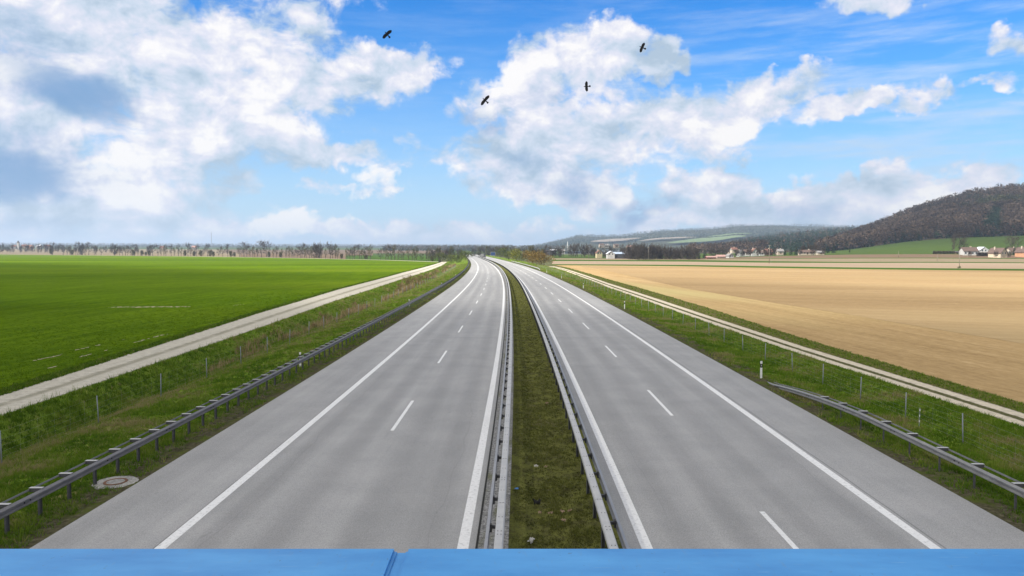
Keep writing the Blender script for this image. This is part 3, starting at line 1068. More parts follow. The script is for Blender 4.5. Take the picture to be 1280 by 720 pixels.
def leaf_cloud(rng, n, cen, rad, size, tint0=0.5, tintv=0.25, hollow=0.35):
    """n leaf-sized triangles filling an uneven ellipsoid."""
    d = rng.normal(0, 1, (n, 3))
    d /= np.linalg.norm(d, axis=1)[:, None]
    r = (hollow + (1 - hollow) * rng.uniform(0, 1, n)) ** 0.6
    lump = 0.75 + 0.5 * fbm(d[:, 0] * 2.2 + cen[0], d[:, 1] * 2.2 + d[:, 2] * 1.7 + cen[1], int(abs(cen[0] * 7)) % 97)
    c = np.array(cen) + d * (r * lump)[:, None] * np.array(rad)
    a = rng.normal(0, 1, (n, 3, 3)) * (np.broadcast_to(size, n) * 0.6)[:, None, None]
    v = (c[:, None, :] + a).reshape(-1, 3)
    t = np.clip(tint0 + rng.normal(0, tintv, n), 0, 1)
    return v, np.repeat(t, 3)


def bush_data(seed, h, w, mat, n=900, leaf=0.22, t0=0.5):
    rng = np.random.default_rng(seed)
    V, T = [], []
    for k in range(9):
        c = (rng.normal(0, w * .24), rng.normal(0, w * .24), h * rng.uniform(.30, .68))
        v, t = leaf_cloud(rng, n // 9, c, (w * .27, w * .27, h * .30), leaf, t0 + rng.normal(0, .12), .2)
        V.append(v); T.append(t)
    v = np.concatenate(V)
    v[:, 2] = np.maximum(v[:, 2], 0.02)
    rnd = random.Random(seed)
    stems_ = []
    for k in range(3):
        segs = []
        p = Vector((rnd.gauss(0, w * .06), rnd.gauss(0, w * .06), -0.1))
        d = Vector((rnd.gauss(0, .4), rnd.gauss(0, .4), 1)).normalized()
        for i in range(4):
            q = p + d * (h * .2)
            segs.append((p.copy(), q.copy(), .06, .05))
            p = q
            d = (d + Vector((rnd.gauss(0, .15), rnd.gauss(0, .15), 0))).normalized()
        stems_.append(mesh('stem', *tube_net(segs, 4), M['bark']))
    return (stems_, mesh('leaves', v, np.arange(len(v)).reshape(-1, 3), mat, tint=np.concatenate(T)))


def conifer_data(seed, h, w, n=1300):
    rng = np.random.default_rng(seed)
    z = h * (0.06 + 0.94 * (1 - np.sqrt(rng.uniform(0, 1, n))))
    lay = 0.80 + 0.28 * np.abs(((z / h * 9) % 1) - 0.5) * 2
    R = w / 2 * (1 - z / h) ** 0.85 * lay
    a = rng.uniform(0, 2 * np.pi, n)
    r = R * (0.35 + 0.65 * rng.uniform(0, 1, n) ** .5)
    c = np.stack([r * np.cos(a), r * np.sin(a), z - 0.18 * r], -1)
    s = 0.05 * h * (0.45 + 0.55 * (1 - z / h))
    out = np.stack([np.cos(a), np.sin(a), -0.35 + 0 * a], -1) * s[:, None]
    side = np.stack([-np.sin(a), np.cos(a), 0 * a], -1) * (s * .4)[:, None]
    v = np.stack([c - side, c + side, c + out * rng.uniform(.6, 1.2, n)[:, None]], 1).reshape(-1, 3)
    t = np.repeat(np.clip(.5 + rng.normal(0, .25, n), 0, 1), 3)
    tv, tf = tube_net([(Vector((0, 0, -.2)), Vector((0, 0, h * .5)), h * .018, h * .012), (Vector((0, 0, h * .5)), Vector((0, 0, h * .99)), h * .012, .02)], 6)
    return (mesh('trunk', tv, tf, M['bark']), mesh('crown', v, np.arange(len(v)).reshape(-1, 3), FOL['conifer'], tint=t))


def plant(name, data, loc, label, cat, group=None, sc=1.0, rz=None, sz=None, parts=('trunk', 'crown')):
    t = thing(name, label, cat, loc, random.uniform(0, 6.28) if rz is None else rz, group)
    t.scale = (sc, sc, sz or sc)
    for nm, me in zip(parts, data):
        for one in (me if isinstance(me, list) else [me]):
            link(nm, one, t)
    return t


BARE = [bare_tree_data(100 + i, 12, 1.0, FOL['brown'], 0.036, 1, 3, 0.33, 4.6 + .7 * i, .03) for i in range(6)]
THICK = [bare_tree_data(300 + i, 12, 1.5, FOL['brown'], 0.07, 1, 3, 0.02, 7.0 + .5 * i, .25) for i in range(4)]
SLIM = [bare_tree_data(200 + i, 12, 0.72, FOL['budding'], 0.034, 1, 3, 0.22, 3.2 + .6 * i, .06) for i in range(3)]
MULTI = [bare_tree_data(250 + i, 12, 1.15, FOL['budding'], 0.055, 3, 3, 0.05, 6.0 + .5 * i, .2) for i in range(3)]

# the row of bare trees behind the green crop: (pixel column, height in px, kind)
row = []
rr = random.Random(5)
u = 64
GAPS = [(66, 78), (128, 138), (465, 476)]
while u < 545:
    big = rr.random()
    if not any(a < u < b for a, b in GAPS):
        dense = 1.0 if (u > 150) else 0.8
        hgt = rr.uniform(9.5, 14) if big < .6 else rr.uniform(13.5, 18)
        row.append((u, hgt * (1.0 if u > 300 else .88), rr.choice('bbbssmm') if u > 160 else rr.choice('bbbsm')))
    u += rr.choice([2, 2.5, 3.5, 4, 5, 6.5])
TALL = [(327, 20, 'b'), (333, 19.5, 'b'), (396, 20, 't'), (413, 20, 'b'), (416, 17.5, 'b'), (489, 19, 'b'), (493, 18.5, 's'), (305, 18, 'b'),
        (235, 16, 'b'), (103, 15, 't'), (111, 15.5, 'b'), (143, 14, 't'), (285, 15, 'b')]
TALL_L = {
    327: 'tall bare tree at the left end of the densest group behind the green crop',
    333: 'tall bare tree second from left in the densest group behind the green crop',
    396: 'broad dense bare tree in the middle of the row behind the green crop',
    413: 'tallest bare tree in the middle of the row behind the green crop',
    416: 'slightly lower bare tree touching the tallest one behind the green crop',
    489: 'tall thin bare tree in front of the green strip near the end of the crop',
    493: 'slim greenish tree beside the tall one near the end of the crop',
    305: 'tall dark bare tree standing alone left of the densest group',
    235: 'high bare tree in the left third of the row behind the crop',
    103: 'dense dark bare tree, left of a close pair at the far left of the row',
    111: 'thinner bare tree, right of a close pair at the far left of the row',
    143: 'compact dark bare tree standing alone before the beige field at far left',
    285: 'dark two-thirds high bare tree left of the lone tall dark one',
}
row = [r for r in row if all(abs(r[0] - q[0]) > 3 for q in TALL)] + TALL
KL = {'b': 'ordinary brown bare tree in the long row behind the green crop', 's': 'slender olive budding tree in the long row behind the green crop',
      'm': 'low many-stemmed olive shrub tree in the long row behind the green crop', 't': 'dense dark bare tree in the long row'}
for i, (u, hp, k) in enumerate(sorted(row)):
    d = float(cv(L0[0], L0[2], [u])[0]) + rr.uniform(8, 45)
    v = float(cv(L0[0], L0[1], [u])[0]) - 0.25
    loc = at(u, v, d)
    loc.z -= 0.2
    H = hp * 1.14 * d / 892.98
    if k == 'm':
        H *= 0.55
    data = {'b': BARE, 's': SLIM, 'm': MULTI, 't': THICK}[k]
    plant('bare_tree' if k in 'bt' else 'budding_tree', data[i % len(data)], loc, TALL_L.get(u, KL[k]), 'tree', 'bare trees in the row behind the green crop', H / 12)

# far left, a wood's edge behind beige fields
for i, u in enumerate([-6, 2, 9, 15, 27, 34, 41, 49, 57, 64, 72, 79, 87, 94, 120, 132, 150, 171, 186]):
    d = rr.uniform(1250, 1420)
    loc = at(u, 314.9, d)
    H = rr.uniform(8, 12.5) * d / 892.98 * (0.75 if u > 90 else 1)
    plant('bare_tree', THICK[i % 4], loc, 'broad bare tree among the far red roofs at the left edge' if u < 68 else 'grey bare tree far off behind the beige field on the left', 'tree',
          'far trees round the hamlet' if u < 68 else 'far trees behind the beige field', H / 12)

# greenery where the motorway goes out of sight
BUSH = {k: [bush_data(i * 11 + j, 6, 7, FOL[k], 1500, .26) for j in range(3)] for i, k in enumerate(('shrub', 'orange', 'yellow'))}
spots = [
    (572, 329.5, 470, 13, 'shrub', 'large olive green bush at the left edge where the motorway bends away'),
    (563, 328.8, 500, 11, 'shrub', 'rounded olive bush left of the large one at the bend'),
    (580, 325.5, 560, 12, 'shrub', 'yellow-green bush closest to the vanishing left carriageway'),
    (553, 327.2, 545, 12, 'shrub', 'dark olive bush at the end of the gravel track'),
    (586, 322.5, 700, 9, 'shrub', 'small olive bush right at the vanishing point of the left guardrail'),
    (645, 326.3, 540, 16, 'yellow', 'yellow-green bush at the left end of the rust coloured clump'),
    (636, 325.0, 590, 12, 'shrub', 'grey-green bush left of the yellow bush beside the right carriageway'),
    (653, 328.2, 460, 15, 'shrub', 'tall olive bush just right of the yellow bush'),
    (662, 329.8, 415, 17, 'orange', 'large rust brown bush in the middle of the clump by the right carriageway'),
    (671, 331.0, 382, 17, 'orange', 'rust orange bush near the right end of the clump'),
    (679, 332.2, 358, 16, 'orange', 'dark rust bush at the right end of the clump, nearest the tan field'),
    (628, 323.6, 640, 13, 'shrub', 'dull green bush behind the blue road sign'),
]
for i, (u, v, d, hp, k, lab) in enumerate(spots):
    loc = at(u, v, d)
    loc.z = min(loc.z, 0.1)
    H = 1.18 * hp * d / 892.98
    plant('bush', BUSH[k][i % 3], loc, lab, 'bush', 'bushes at the motorway bend', H / 6.2, parts=('stem', 'leaves'))
for i, (u, v, d, hp) in enumerate([(592, 319.6, 960, 12), (598, 319.2, 1010, 13), (604, 319.0, 1060, 13), (610, 319.0, 1000, 14), (616, 319.4, 940, 15), (622, 320.0, 860, 14),
                                  (628, 320.5, 820, 16), (634, 321.0, 780, 16), (641, 321.4, 740, 15), (648, 321.6, 720, 14), (656, 321.8, 700, 15), (664, 321.8, 690, 17),
                                  (671, 321.8, 690, 15), (678, 321.6, 700, 14), (557, 323.5, 640, 15), (548, 323.5, 660, 16), (541, 323.2, 690, 15), (565, 322.0, 720, 15), (574, 321.5, 800, 13)]):
    loc = at(u, v, d)
    loc.z = min(loc.z, 0.1) if v > 313.5 else loc.z
    plant('budding_tree', (MULTI if i % 2 else THICK)[i % 3], loc, 'thin greenish-brown tree in the belt behind the motorway bend', 'tree', 'trees in the belt behind the bend', hp * d / 892.98 / 12)

# brushwood on the ditch bank
for i, (s, q, h, lab) in enumerate([(150, 21.3, 1.9, 'low reddish bare shrub on the ditch bank, nearest the bridge'), (172, 21.6, 3.1, 'tallest bare shrub on the ditch bank beside the gravel track'),
                                   (188, 21.2, 2.6, 'bare shrub just behind the tallest one on the ditch bank'), (215, 21.5, 2.2, 'spreading bare shrub halfway along the far ditch'),
                                   (248, 21.4, 2.6, 'bare shrub on the ditch bank next to the last reeds'), (290, 21.0, 2.8, 'furthest bare shrub on the ditch bank before the olive bushes')]):
    p = verge_pt(-1, [s], [q])[0]
    if i == 0:
        SHB = [bare_tree_data(500 + j, 3, 1.6, FOL['reed'], 0.016, 4, 2, 0.05, 2.6) for j in range(3)]
    plant('bare_shrub', SHB[i % 3], p, lab, 'shrub', 'bare shrubs on the ditch bank', h / 3)

# bare grove in the middle distance on the right
grove = [(777, 323.8, 14), (783, 324.0, 17.5), (788, 324.4, 20), (794, 324.2, 19), (799, 324.6, 21.5), (805, 324.3, 18), (812, 324.5, 19.5), (817, 324.2, 18), (822, 324.5, 19), (828, 324.6, 18.5), (834, 324.3, 17),
         (839, 324.4, 16), (844, 324.6, 15), (849, 324.4, 16.5), (855, 324.6, 17.5), (860, 324.5, 18), (865, 324.7, 16.5), (870, 324.4, 15.5), (891, 321.5, 12), (899, 321, 13), (906, 321, 12)]
grove = grove[:18] + [(u + 2.7, v - .25, hp * rr.uniform(.72, 1.0)) for u, v, hp in grove[:17]] + grove[18:]
NG = 35
for i, (u, v, hp) in enumerate(grove):
    hp *= 1.12
    d = flat_d(v) * rr.uniform(0.97, 1.05) if v > 322 else 640
    loc = at(u, v, float(d))
    plant('bare_tree', THICK[i % 4], loc, {4: 'highest grey-brown tree of the bare grove, just right of the blue-roofed barn', 14: 'pale trunked bare tree near the conifers at the right end of the grove'}.get(i, 'grey-brown bare tree in the dense grove right of the blue-roofed barn' if i < NG else 'low bare tree behind the red farm sheds'),
          'tree', 'bare grove beside the barn' if i < NG else 'trees behind the red sheds', hp * float(d) / 892.98 / 12)
for i, (u, v, hp) in enumerate([(699, 321.5, 12), (704, 321, 13), (711, 320.5, 12.5), (717, 320.5, 14), (722, 321, 14.5), (727, 321, 13), (731, 321, 14), (736, 323.8, 17), (742.5, 322.4, 9), (756, 322.4, 8), (766, 322.6, 7), (779, 322.8, 9), (742, 320.5, 11), (751, 320, 11), (757, 319.6, 12),
                                (764, 319.3, 11), (770, 319, 11), (777, 319.4, 12), (693, 321.5, 11), (688, 321.2, 12), (683, 320.5, 12)]):
    d = 690 if v > 320.4 else 760
    hp *= 1.25
    if u == 736:
        d = 640
    loc = at(u, v, d)
    plant('bare_tree', (BARE if i % 3 else THICK)[i % 4], loc, 'slender lone tree rising before the hamlet, nearest the pink field' if u == 736 else 'small bare tree in the hedgerow around the blue-roofed barn and yellow house', 'tree', 'hedgerow trees left of the barn', hp * d / 892.98 / 12)
for i, (u, v, d, hp) in enumerate([(1192.5, 317.8, 575, 27), (1200, 317.6, 580, 28), (1206, 317, 585, 20), (935, 318.5, 640, 9), (948, 318, 640, 10), (962, 318, 640, 9), (1012, 317, 620, 13), (1020, 317, 620, 14), (1004, 317.2, 620, 13), (1262, 316, 545, 24), (1271, 315, 560, 21), (1240, 316.2, 560, 8), (921.5, 320.2, 600, 10), (929, 319.8, 605, 8), (938, 319.6, 600, 9), (947.5, 319.4, 605, 8), (956.5, 319.2, 600, 9), (968, 318.8, 600, 10), (1000, 318.9, 590, 8), (1016, 318.6, 590, 8), (1030, 317.6, 600, 10), (1245, 321.0, 490, 9), (1262, 321.2, 485, 8), (1212, 319.8, 510, 7)]):
    plant('bare_tree', (BARE[i % 6] if i in (0, 1, 2, 9, 10) else THICK[i % 4]), at(u, v, d), {0: 'left of two tall bare trees beside the large white house', 1: 'right of two tall bare trees beside the large white house', 2: 'lower bare tree touching the large white house',
          9: 'tall bare tree between the cream and the orange house', 10: 'bare tree behind the orange house at the right edge', 11: 'small bare tree between the white and the cream house'}.get(i, 'bare tree among the village houses' if i < 6 or 12 <= i < 18 else 'bare tree near the long low beige house' if i < 21 else 'low bare garden tree in front of the houses below the meadow'),
          'tree', 'bare trees in the village', hp * d / 892.98 / 12)

CON = [conifer_data(700 + i, 12, (5.2, 4.4, 6.0)[i], 1500) for i in range(3)]
for i, (u, v, d, hp, lab) in enumerate([
        (881, 324.2, 608, 17, 'tallest dark conifer at the right end of the bare grove'), (874, 324.5, 600, 10, 'short dark conifer left of the tallest one'), (868.5, 324.6, 598, 8, 'lowest of three dark conifers by the grove'),
        (920, 319.6, 610, 10, 'dark conifer between the small white house and the village'), (981, 319, 600, 12, 'dark conifer left of the close conifer pair in the village'),
        (988.5, 318.8, 600, 13, 'left conifer of the close pair right of the village'), (995, 318.8, 600, 14, 'right conifer of the close pair right of the village'),
        (1035, 316.5, 585, 12, 'left conifer of the pair at the foot of the wooded hill'), (1042, 316.3, 585, 13, 'right conifer of the pair at the foot of the wooded hill'),
        (1256.5, 320.5, 512, 13, 'dark conifer in front of the cream house'), (1268, 319.6, 520, 15, 'pointed conifer between cream and orange houses'), (1251, 316, 545, 9, 'conifer behind the roof of the cream house'),
        (1258.5, 316, 545, 9, 'rear conifer behind the cream house nearest the tall bare tree'), (1190, 317, 590, 8, 'small dark conifer under the two tall bare trees'), (750, 320.6, 700, 10, 'dark conifer beside the small yellow house'),
        (744.5, 320.6, 705, 9, 'dark conifer left of the one beside the yellow house'), (1062, 315.6, 600, 6, 'small conifer standing before the green meadow')]):
    plant('conifer', CON[i % 3], at(u, v, d), lab, 'tree', 'dark conifers', hp * d / 892.98 / 12)


# ------------------------------------------------------------------ forests on the hills
def forest(name, A, B, ua, ub, n, H, mats, label, seed, tri=36, kinds=None, f0=0.0, f1=1.0, wid=0.42, skip=None):
    rng = np.random.default_rng(seed)
    u = rng.uniform(ua, ub, n)
    f = f0 + (f1 - f0) * rng.uniform(0, 1, n)
    us = np.linspace(min(A[0]), max(A[0]), 400)
    a = contour(us, cv(A[0], A[1], us), cv(A[0], A[2], us))
    b = contour(us, cv(B[0], B[1], us), cv(B[0], B[2], us))
    pa = np.stack([np.interp(u, us, a[:, i]) for i in range(3)], -1)
    pb = np.stack([np.interp(u, us, b[:, i]) for i in range(3)], -1)
    p = pa + (pb - pa) * f[:, None]
    if skip is not None:
        ok = ~skip(u, f)
        u, f, p = u[ok], f[ok], p[ok]
    kind = kinds(u, f, p, rng)
    V, T, MI = [], [], []
    for k in range(len(mats)):
        q = p[kind == k]
        m = len(q)
        if not m:
            continue
        h = H * rng.uniform(.8, 1.13, m)
        tb_ = np.clip(.5 + 1.5 * (fbm(q[:, 0] * .02, q[:, 1] * .02, 12) - .47) + rng.normal(0, .22, m), .0, 1)
        if mats[k] is FOL['conifer']:
            z = rng.uniform(0.08, 1, (m, tri)) ** 1.3
            r = (1 - z) * 0.29
            sz = 0.11 * (1.15 - z)
        else:
            z = rng.uniform(0.22, 1, (m, tri))
            r = wid * np.sqrt(np.clip(1 - ((z - .62) / .42) ** 2, 0.04, 1))
            sz = 0.072 + 0 * z
        ang = rng.uniform(0, 2 * np.pi, (m, tri))
        rr_ = r * np.sqrt(rng.uniform(.05, 1, (m, tri)))
        c = np.stack([rr_ * np.cos(ang), rr_ * np.sin(ang), z], -1) * h[:, None, None] + q[:, None, :]
        v = c[:, :, None, :] + rng.normal(0, 1, (m, tri, 3, 3)) * (sz * h[:, None])[:, :, None, None]
        V.append(v.reshape(-1, 3))
        T.append(np.repeat(np.clip(tb_[:, None] + rng.normal(0, .16, (m, tri)), 0, 1).ravel(), 3))
        MI.append(np.full(m * tri, k))
    v = np.concatenate(V)
    o = obj(name, v, np.arange(len(v)).reshape(-1, 3), mats, tint=np.concatenate(T), midx=np.concatenate(MI))
    return tag(o, label, 'forest', kind='stuff')


def far_open(u, f):
    r = np.zeros(len(u), bool)
    for ua, ub, a, b, _ in PATCH:
        x = np.linspace(ua, ub, 8)
        r |= (u > ua) & (u < ub) & (f > np.interp(u, x, a) - .015) & (f < np.interp(u, x, b) + .01)
    return r


def near_kinds(u, f, p, rng):
    n = fbm(p[:, 0] * 0.006, p[:, 1] * 0.006, 41)
    k = np.zeros(len(u), int)
    k[(n > .56) & (f > .35)] = 2
    patch = ((u > 1226) & (u < 1254 + 0 * u) & (f < .42) & (f > .02) & (u > 1222 + 50 * (f - .05)))
    k[patch] = 1
    k[(f > .62) & (rng.uniform(0, 1, len(u)) < .25 + .5 * (n > .48))] = 1
    k[(f < .05) & (rng.uniform(0, 1, len(u)) < .25)] = 1
    k[(u > 1290) & (rng.uniform(0, 1, len(u)) < .2)] = 1
    return k


FOL['wood'] = foliage('winter_wood', [(0.0, (0.036, 0.025, 0.018)), (0.5, (0.070, 0.050, 0.037)), (1.0, (0.125, 0.092, 0.068))], 0.05)
FOL['wood_green'] = foliage('mixed_wood', [(0.0, (0.026, 0.030, 0.015)), (0.5, (0.050, 0.052, 0.024)), (1.0, (0.085, 0.08, 0.036))], 0.05)
forest('forest', HB, HR, 1024, 2050, 14500, 15, [FOL['wood'], FOL['conifer'], FOL['wood_green']], 'leafless brown forest covering the steep hill on the right', 1, 44, near_kinds)
forest('forest', MBs, MR, 862, 1110, 2600, 13, [FOL['wood'], FOL['conifer'], FOL['wood_green']], 'dark conifer forest on the middle hill behind the village', 2, 24,
       lambda u, f, p, r: np.where((f > .22) | (u > 960), 1, 0) * (r.uniform(0, 1, len(u)) < .9))
forest('forest', FB, FR, 655, 1110, 6800, 17, [FOL['wood'], FOL['conifer'], FOL['wood_green']], 'hazy blue mixed forest on the farthest hills', 3, 12,
       lambda u, f, p, r: np.where(fbm(p[:, 0] * .003, p[:, 1] * .003, 6) > .47, 1, 2), 0.30, 1.0, skip=far_open)
forest('forest', L3, L4, -120, 640, 3600, 15, [FOL['wood'], FOL['conifer'], FOL['wood_green']], 'thin blue line of woods along the horizon on the left', 4, 12,
       lambda u, f, p, r: r.integers(0, 3, len(u)), 0.15, 1.0)
forest('forest', L1, L2, 480, 700, 900, 15, [FOL['wood'], FOL['conifer'], FOL['wood_green']], 'dark wood on the horizon where the motorway disappears', 5, 22,
       lambda u, f, p, r: r.integers(0, 3, len(u)), 0.55, 1.0)
# ------------------------------------------------------------------ guardrails
def sweep(profile, s, t0, zf=None, closed=True):
    """profile: list of (dt, z); swept along the road at offset t0."""
    s = np.asarray(s, float)
    dz = zf(s) if zf else np.zeros(len(s))
    g = np.stack([rd(s, t0 + p[0], p[1] + dz) for p in profile], 1)
    n = len(profile)
    f = [tuple(r) for r in grid_faces(len(s), n, closed)]
    if closed:
        f += [tuple(range(n))[::-1], tuple((len(s) - 1) * n + k for k in range(n))]
    return g.reshape(-1, 3), f


def wave(face, ztop=0.75):
    """The two-wave section of a steel guardrail; face = +1 when the road lies at larger t."""
    prof = [(0, 0), (0.014, -.010), (0.078, -.048), (0.078, -.082), (0.018, -.114), (0.018, -.150), (0.078, -.182), (0.078, -.216), (0.014, -.254), (0, -.264)]
    front = [(face * a, ztop + z) for a, z in prof]
    back = [(face * (a - .006), ztop + z) for a, z in prof[::-1]]
    return front + back


def add_mesh(name, v, f, mat, par, origin, bolts=None):
    mb = MB().add(np.asarray(v) - np.array(origin), f)
    if bolts:
        mb.add(bolts.v, bolts.f, 1)
    return obj(name, mb.v, mb.f, [mat, M['bolt']], par, midx=mb.m)


def repeat(par, origin, name, me_near, s_list, t, side, zf, limit=100, mat=None):
    """One object per post for the nearest `limit`, the rest as one merged part."""
    rest = MB()
    base = [tuple(v.co) for v in me_near.vertices]
    polys = [tuple(p.vertices) for p in me_near.polygons]
    for i, s in enumerate(s_list):
        p = rd([s], t)[0]
        p[2] = zf(s)
        h = heading(s)
        if i < limit:
            link(name, me_near, par, tuple(p - np.array(origin)), (0, 0, -h))
        else:
            mt = Matrix.Translation(Vector(p - np.array(origin))) @ Matrix.Rotation(-h, 4, 'Z')
            rest.add([mt @ Vector(b) for b in base], polys)
    if rest.v:
        rest.build(name, mat or me_near.materials[0], par)['kind'] = 'stuff'


def outer_rail(label, s0, s1, t, side, step, dip=None, phase=0.0, mat='zinc', origin_s=None):
    """Wave rail on I-posts with arms and a rear strap; side = -1 on the left of the road, +1 on the right."""
    face = -side
    org = rd([origin_s if origin_s else max(s0, 16)], t)[0]
    root = thing('guardrail', label, 'guardrail', tuple(org))
    s = rows(s0, s1, 1.0, 0.012)
    zf = dip or (lambda q: np.zeros(np.shape(q)))
    st = [(-.004, .69), (.004, .69), (.004, .745), (-.004, .745)]
    v, f = sweep(st, s, t - face * 0.26, zf)
    add_mesh('rear_strap', v, f, M['zinc'], root, org)
    post = MB()
    post.box((-.010, -.045, -.45), (.010, .045, .654))
    post.box((-.04, -.045, -.45), (-.010, -.039, .654)).box((.010, .039, -.45), (.04, .045, .654))
    pm = post.data('post', M['zinc_dark'])
    arm = MB()
    x0, x1 = sorted((face * 0.095, -face * 0.265))
    arm.box((x0, -.05, .655), (x1, .05, .768)).box((x0 - .01, -.06, .768), (x1 + .01, .06, .776), 1)
    x0, x1 = sorted((face * 0.03, face * 0.098))
    arm.box((x0, -.04, .49), (x1, .04, .654), 0)
    am = arm.data('spacer', [M['zinc_dark'], M['zinc_light']])
    ss = np.arange(s0 + phase, s1 - 0.3, step)
    ss = ss[[bool(zf(q) > -0.25) for q in ss]]
    repeat(root, org, 'post', pm, ss, t, side, zf)
    repeat(root, org, 'spacer', am, ss, t, side, zf)
    # bolts where rail lengths overlap, every 4 m
    b = MB()
    for q in np.arange(s0 + 2.3, min(s1, 90), 4.0):
        p = rd([q], t + face * 0.125)[0] - org
        for dy in (-.12, .12):
            for zz in (.61, .625):
                b.box((p[0] - .012, p[1] + dy - .015, zz - .015 + float(zf(q))), (p[0] + .012, p[1] + dy + .015, zz + .015 + float(zf(q))))
    v, f = sweep(wave(face), s, t + face * 0.10, zf)
    add_mesh('rail', v, f, M[mat], root, org, b)
    return root


outer_rail('long grey guardrail along the grassy bank on the left edge of the motorway', 9.0, 560, -13.83, -1, 1.33, None, 0.35, 'zinc_left')


def dip(s):
    s = np.asarray(s, float)
    k = np.clip((s - 29.5) / 11.0, 0, 1)
    return -0.76 * k * (0.35 + 0.65 * k)


outer_rail('grey guardrail at the lower right that slopes down into the ground at its far end', 9.0, 41.0, 14.42, 1, 1.88, dip, 0.4, mat='zinc_mid', origin_s=20)


def dip2(s):
    s = np.asarray(s, float)
    return -0.5 * np.clip((274 - s) / 4, 0, 1)


outer_rail('distant pale guardrail on the right shoulder below the rust coloured bushes', 270, 470, 14.42, 1, 4.0, dip2, 4.0, 'zinc_light', origin_s=272)


def median_rail(label, face, t_box, t_wave, phase):
    org = rd([16], t_box)[0]
    root = thing('median_barrier', label, 'guardrail', tuple(org))
    s = rows(8.0, 900, 1.0, 0.012)
    c = 0.03
    bx = [(-.105, .76), (-.105, .865), (-.075, .895), (.075, .895), (.105, .865), (.105, .76), (.075, .735), (-.075, .735)]
    v, f = sweep(wave(face, 0.76), s, t_wave - face * 0.04)
    add_mesh('rail', v, f, M['zinc'], root, org)
    post = MB()
    post.box((-.045, -.07, -.30), (-.035, .07, .735)).box((.035, -.07, -.30), (.045, .07, .735)).box((-.035, -.006, -.30), (.035, .006, .735))
    pm = post.data('post', M['zinc_dark'])
    arm = MB()
    x0, x1 = sorted((face * 0.08, (t_wave - t_box) - face * 0.045))
    arm.box((x0, -.035, .60), (x1, .035, .68)).box((x1 - .05 if face > 0 else x0, -.06, .52), (x1 if face > 0 else x0 + .05, .06, .72))
    am = arm.data('spacer', M['zinc_dark'])
    ss = np.arange(9.0 + phase, 899, 2.0)
    zf = lambda q: 0.0
    repeat(root, org, 'post', pm, ss, t_box, 1, zf)
    repeat(root, org, 'spacer', am, ss, t_box, 1, zf)
    b = MB()
    for q in np.arange(10 + phase, 80, 1.0):
        k = int(round(q - phase)) % 4
        for dy in ((-.10, .10) if k == 0 else (0,)):
            for dx in (-.04, .04):
                p = rd([q + dy], t_box + dx)[0] - org
                b.box((p[0] - .011, p[1] - .014, .893), (p[0] + .011, p[1] + .014, .902))
    v, f = sweep(bx, s, t_box)
    add_mesh('box_beam', v, f, M['zinc_light'], root, org, b)
    # overlap sleeves between lengths of beam
    for q in np.arange(10 + phase, 120, 4.0):
        sl = MB()
        sq = np.array([q - .004, q + .004])
        v, f = sweep([(a * 1.02, (z - .82) * 1.03 + .82) for a, z in bx], sq, t_box)
        sl.add([tuple(np.array(p) - org) for p in v], f)
        sl.build('joint', M['zinc_dark'], root)
    return root


median_rail('grey box-beam barrier on the concrete gutter, left edge of the grassy central reservation', -1, -0.55, -0.86, 0.55)
median_rail('grey box-beam barrier on dark posts, right edge of the grassy central reservation', 1, 2.05, 2.42, 0.85)

# ------------------------------------------------------------------ wildlife fences
def fence(label, pts, H, s_from):
    org = pts[0]
    root = thing('wildlife_fence', label, 'fence', tuple(org))
    pb = MB()
    pb.tube([(0, 0, -.3), (0, 0, H)], .026, 6)
    pm = pb.data('post', M['post_grey'], smooth=True)
    rest = MB()
    for i, p in enumerate(pts):
        q = p - org
        rx, ry = random.gauss(0, .025), random.gauss(0, .025)
        if i < 100:
            link('post', pm, root, tuple(q), (rx, ry, 0))
        else:
            rest.tube([tuple(q - np.array((0, 0, .3))), tuple(q + np.array((0, 0, H)))], .026, 5)
    if rest.v:
        rest.build('post', M['post_grey'], root)['kind'] = 'stuff'
    w = MB()
    for i in range(len(pts) - 1):
        a, b = pts[i] - org, pts[i + 1] - org
        for z in (0.12, 0.3, 0.5, 0.72, 0.95, H - .04):
            w.tube([tuple(a + (0, 0, z)), tuple((a + b) / 2 + (0, 0, z - .015)), tuple(b + (0, 0, z))], .0022, 3, cap=False)
        if np.linalg.norm(pts[i]) < 400:
            m = int(np.linalg.norm(b - a) / .9)
            for k in range(1, m):
                c = a + (b - a) * k / m
                w.tube([tuple(c + (0, 0, .08)), tuple(c + (0, 0, H - .05))], .0018, 3, cap=False)
    w.build('wire_mesh', M['zinc'], root)
    return root


sl = [20.3, 26.0, 32.2, 38.0, 43.8, 49.4, 54.8]
while sl[-1] < 330:
    sl.append(sl[-1] + random.uniform(5.3, 5.9))
fence('wire wildlife fence on grey posts along the ditch between left guardrail and gravel track', np.array([verge_pt(-1, [s], [19.3])[0] for s in sl]), 1.30, 0)
sr = [20.5, 24.6, 28.6, 32.8, 37.0, 41.4, 45.8, 50.6]
while sr[-1] < 330:
    sr.append(sr[-1] + random.uniform(4.3, 5.0))
fence('wire wildlife fence on thin grey posts beside the rutted track on the right', np.array([verge_pt(1, [s], [17.55])[0] for s in sr]), 1.22, 0)
stake = thing('marker_stake', 'short thin pale stake in the grass by the right fence, between two fence posts', 'stake', tuple(verge_pt(1, [31.6], [17.5])[0]))
mb = MB()
mb.tube([(0, 0, -.1), (0.02, 0, .85)], .016, 6)
mb.build('shaft', M['post_grey'], stake)
mb = MB()
for z in (.2, .45, .7):
    mb.tube([(.005 + .018 * z, 0, z), (.005 + .018 * z + .002, 0, z + .09)], .021, 6)
mb.build('white_ring', M['white_plastic'], stake)


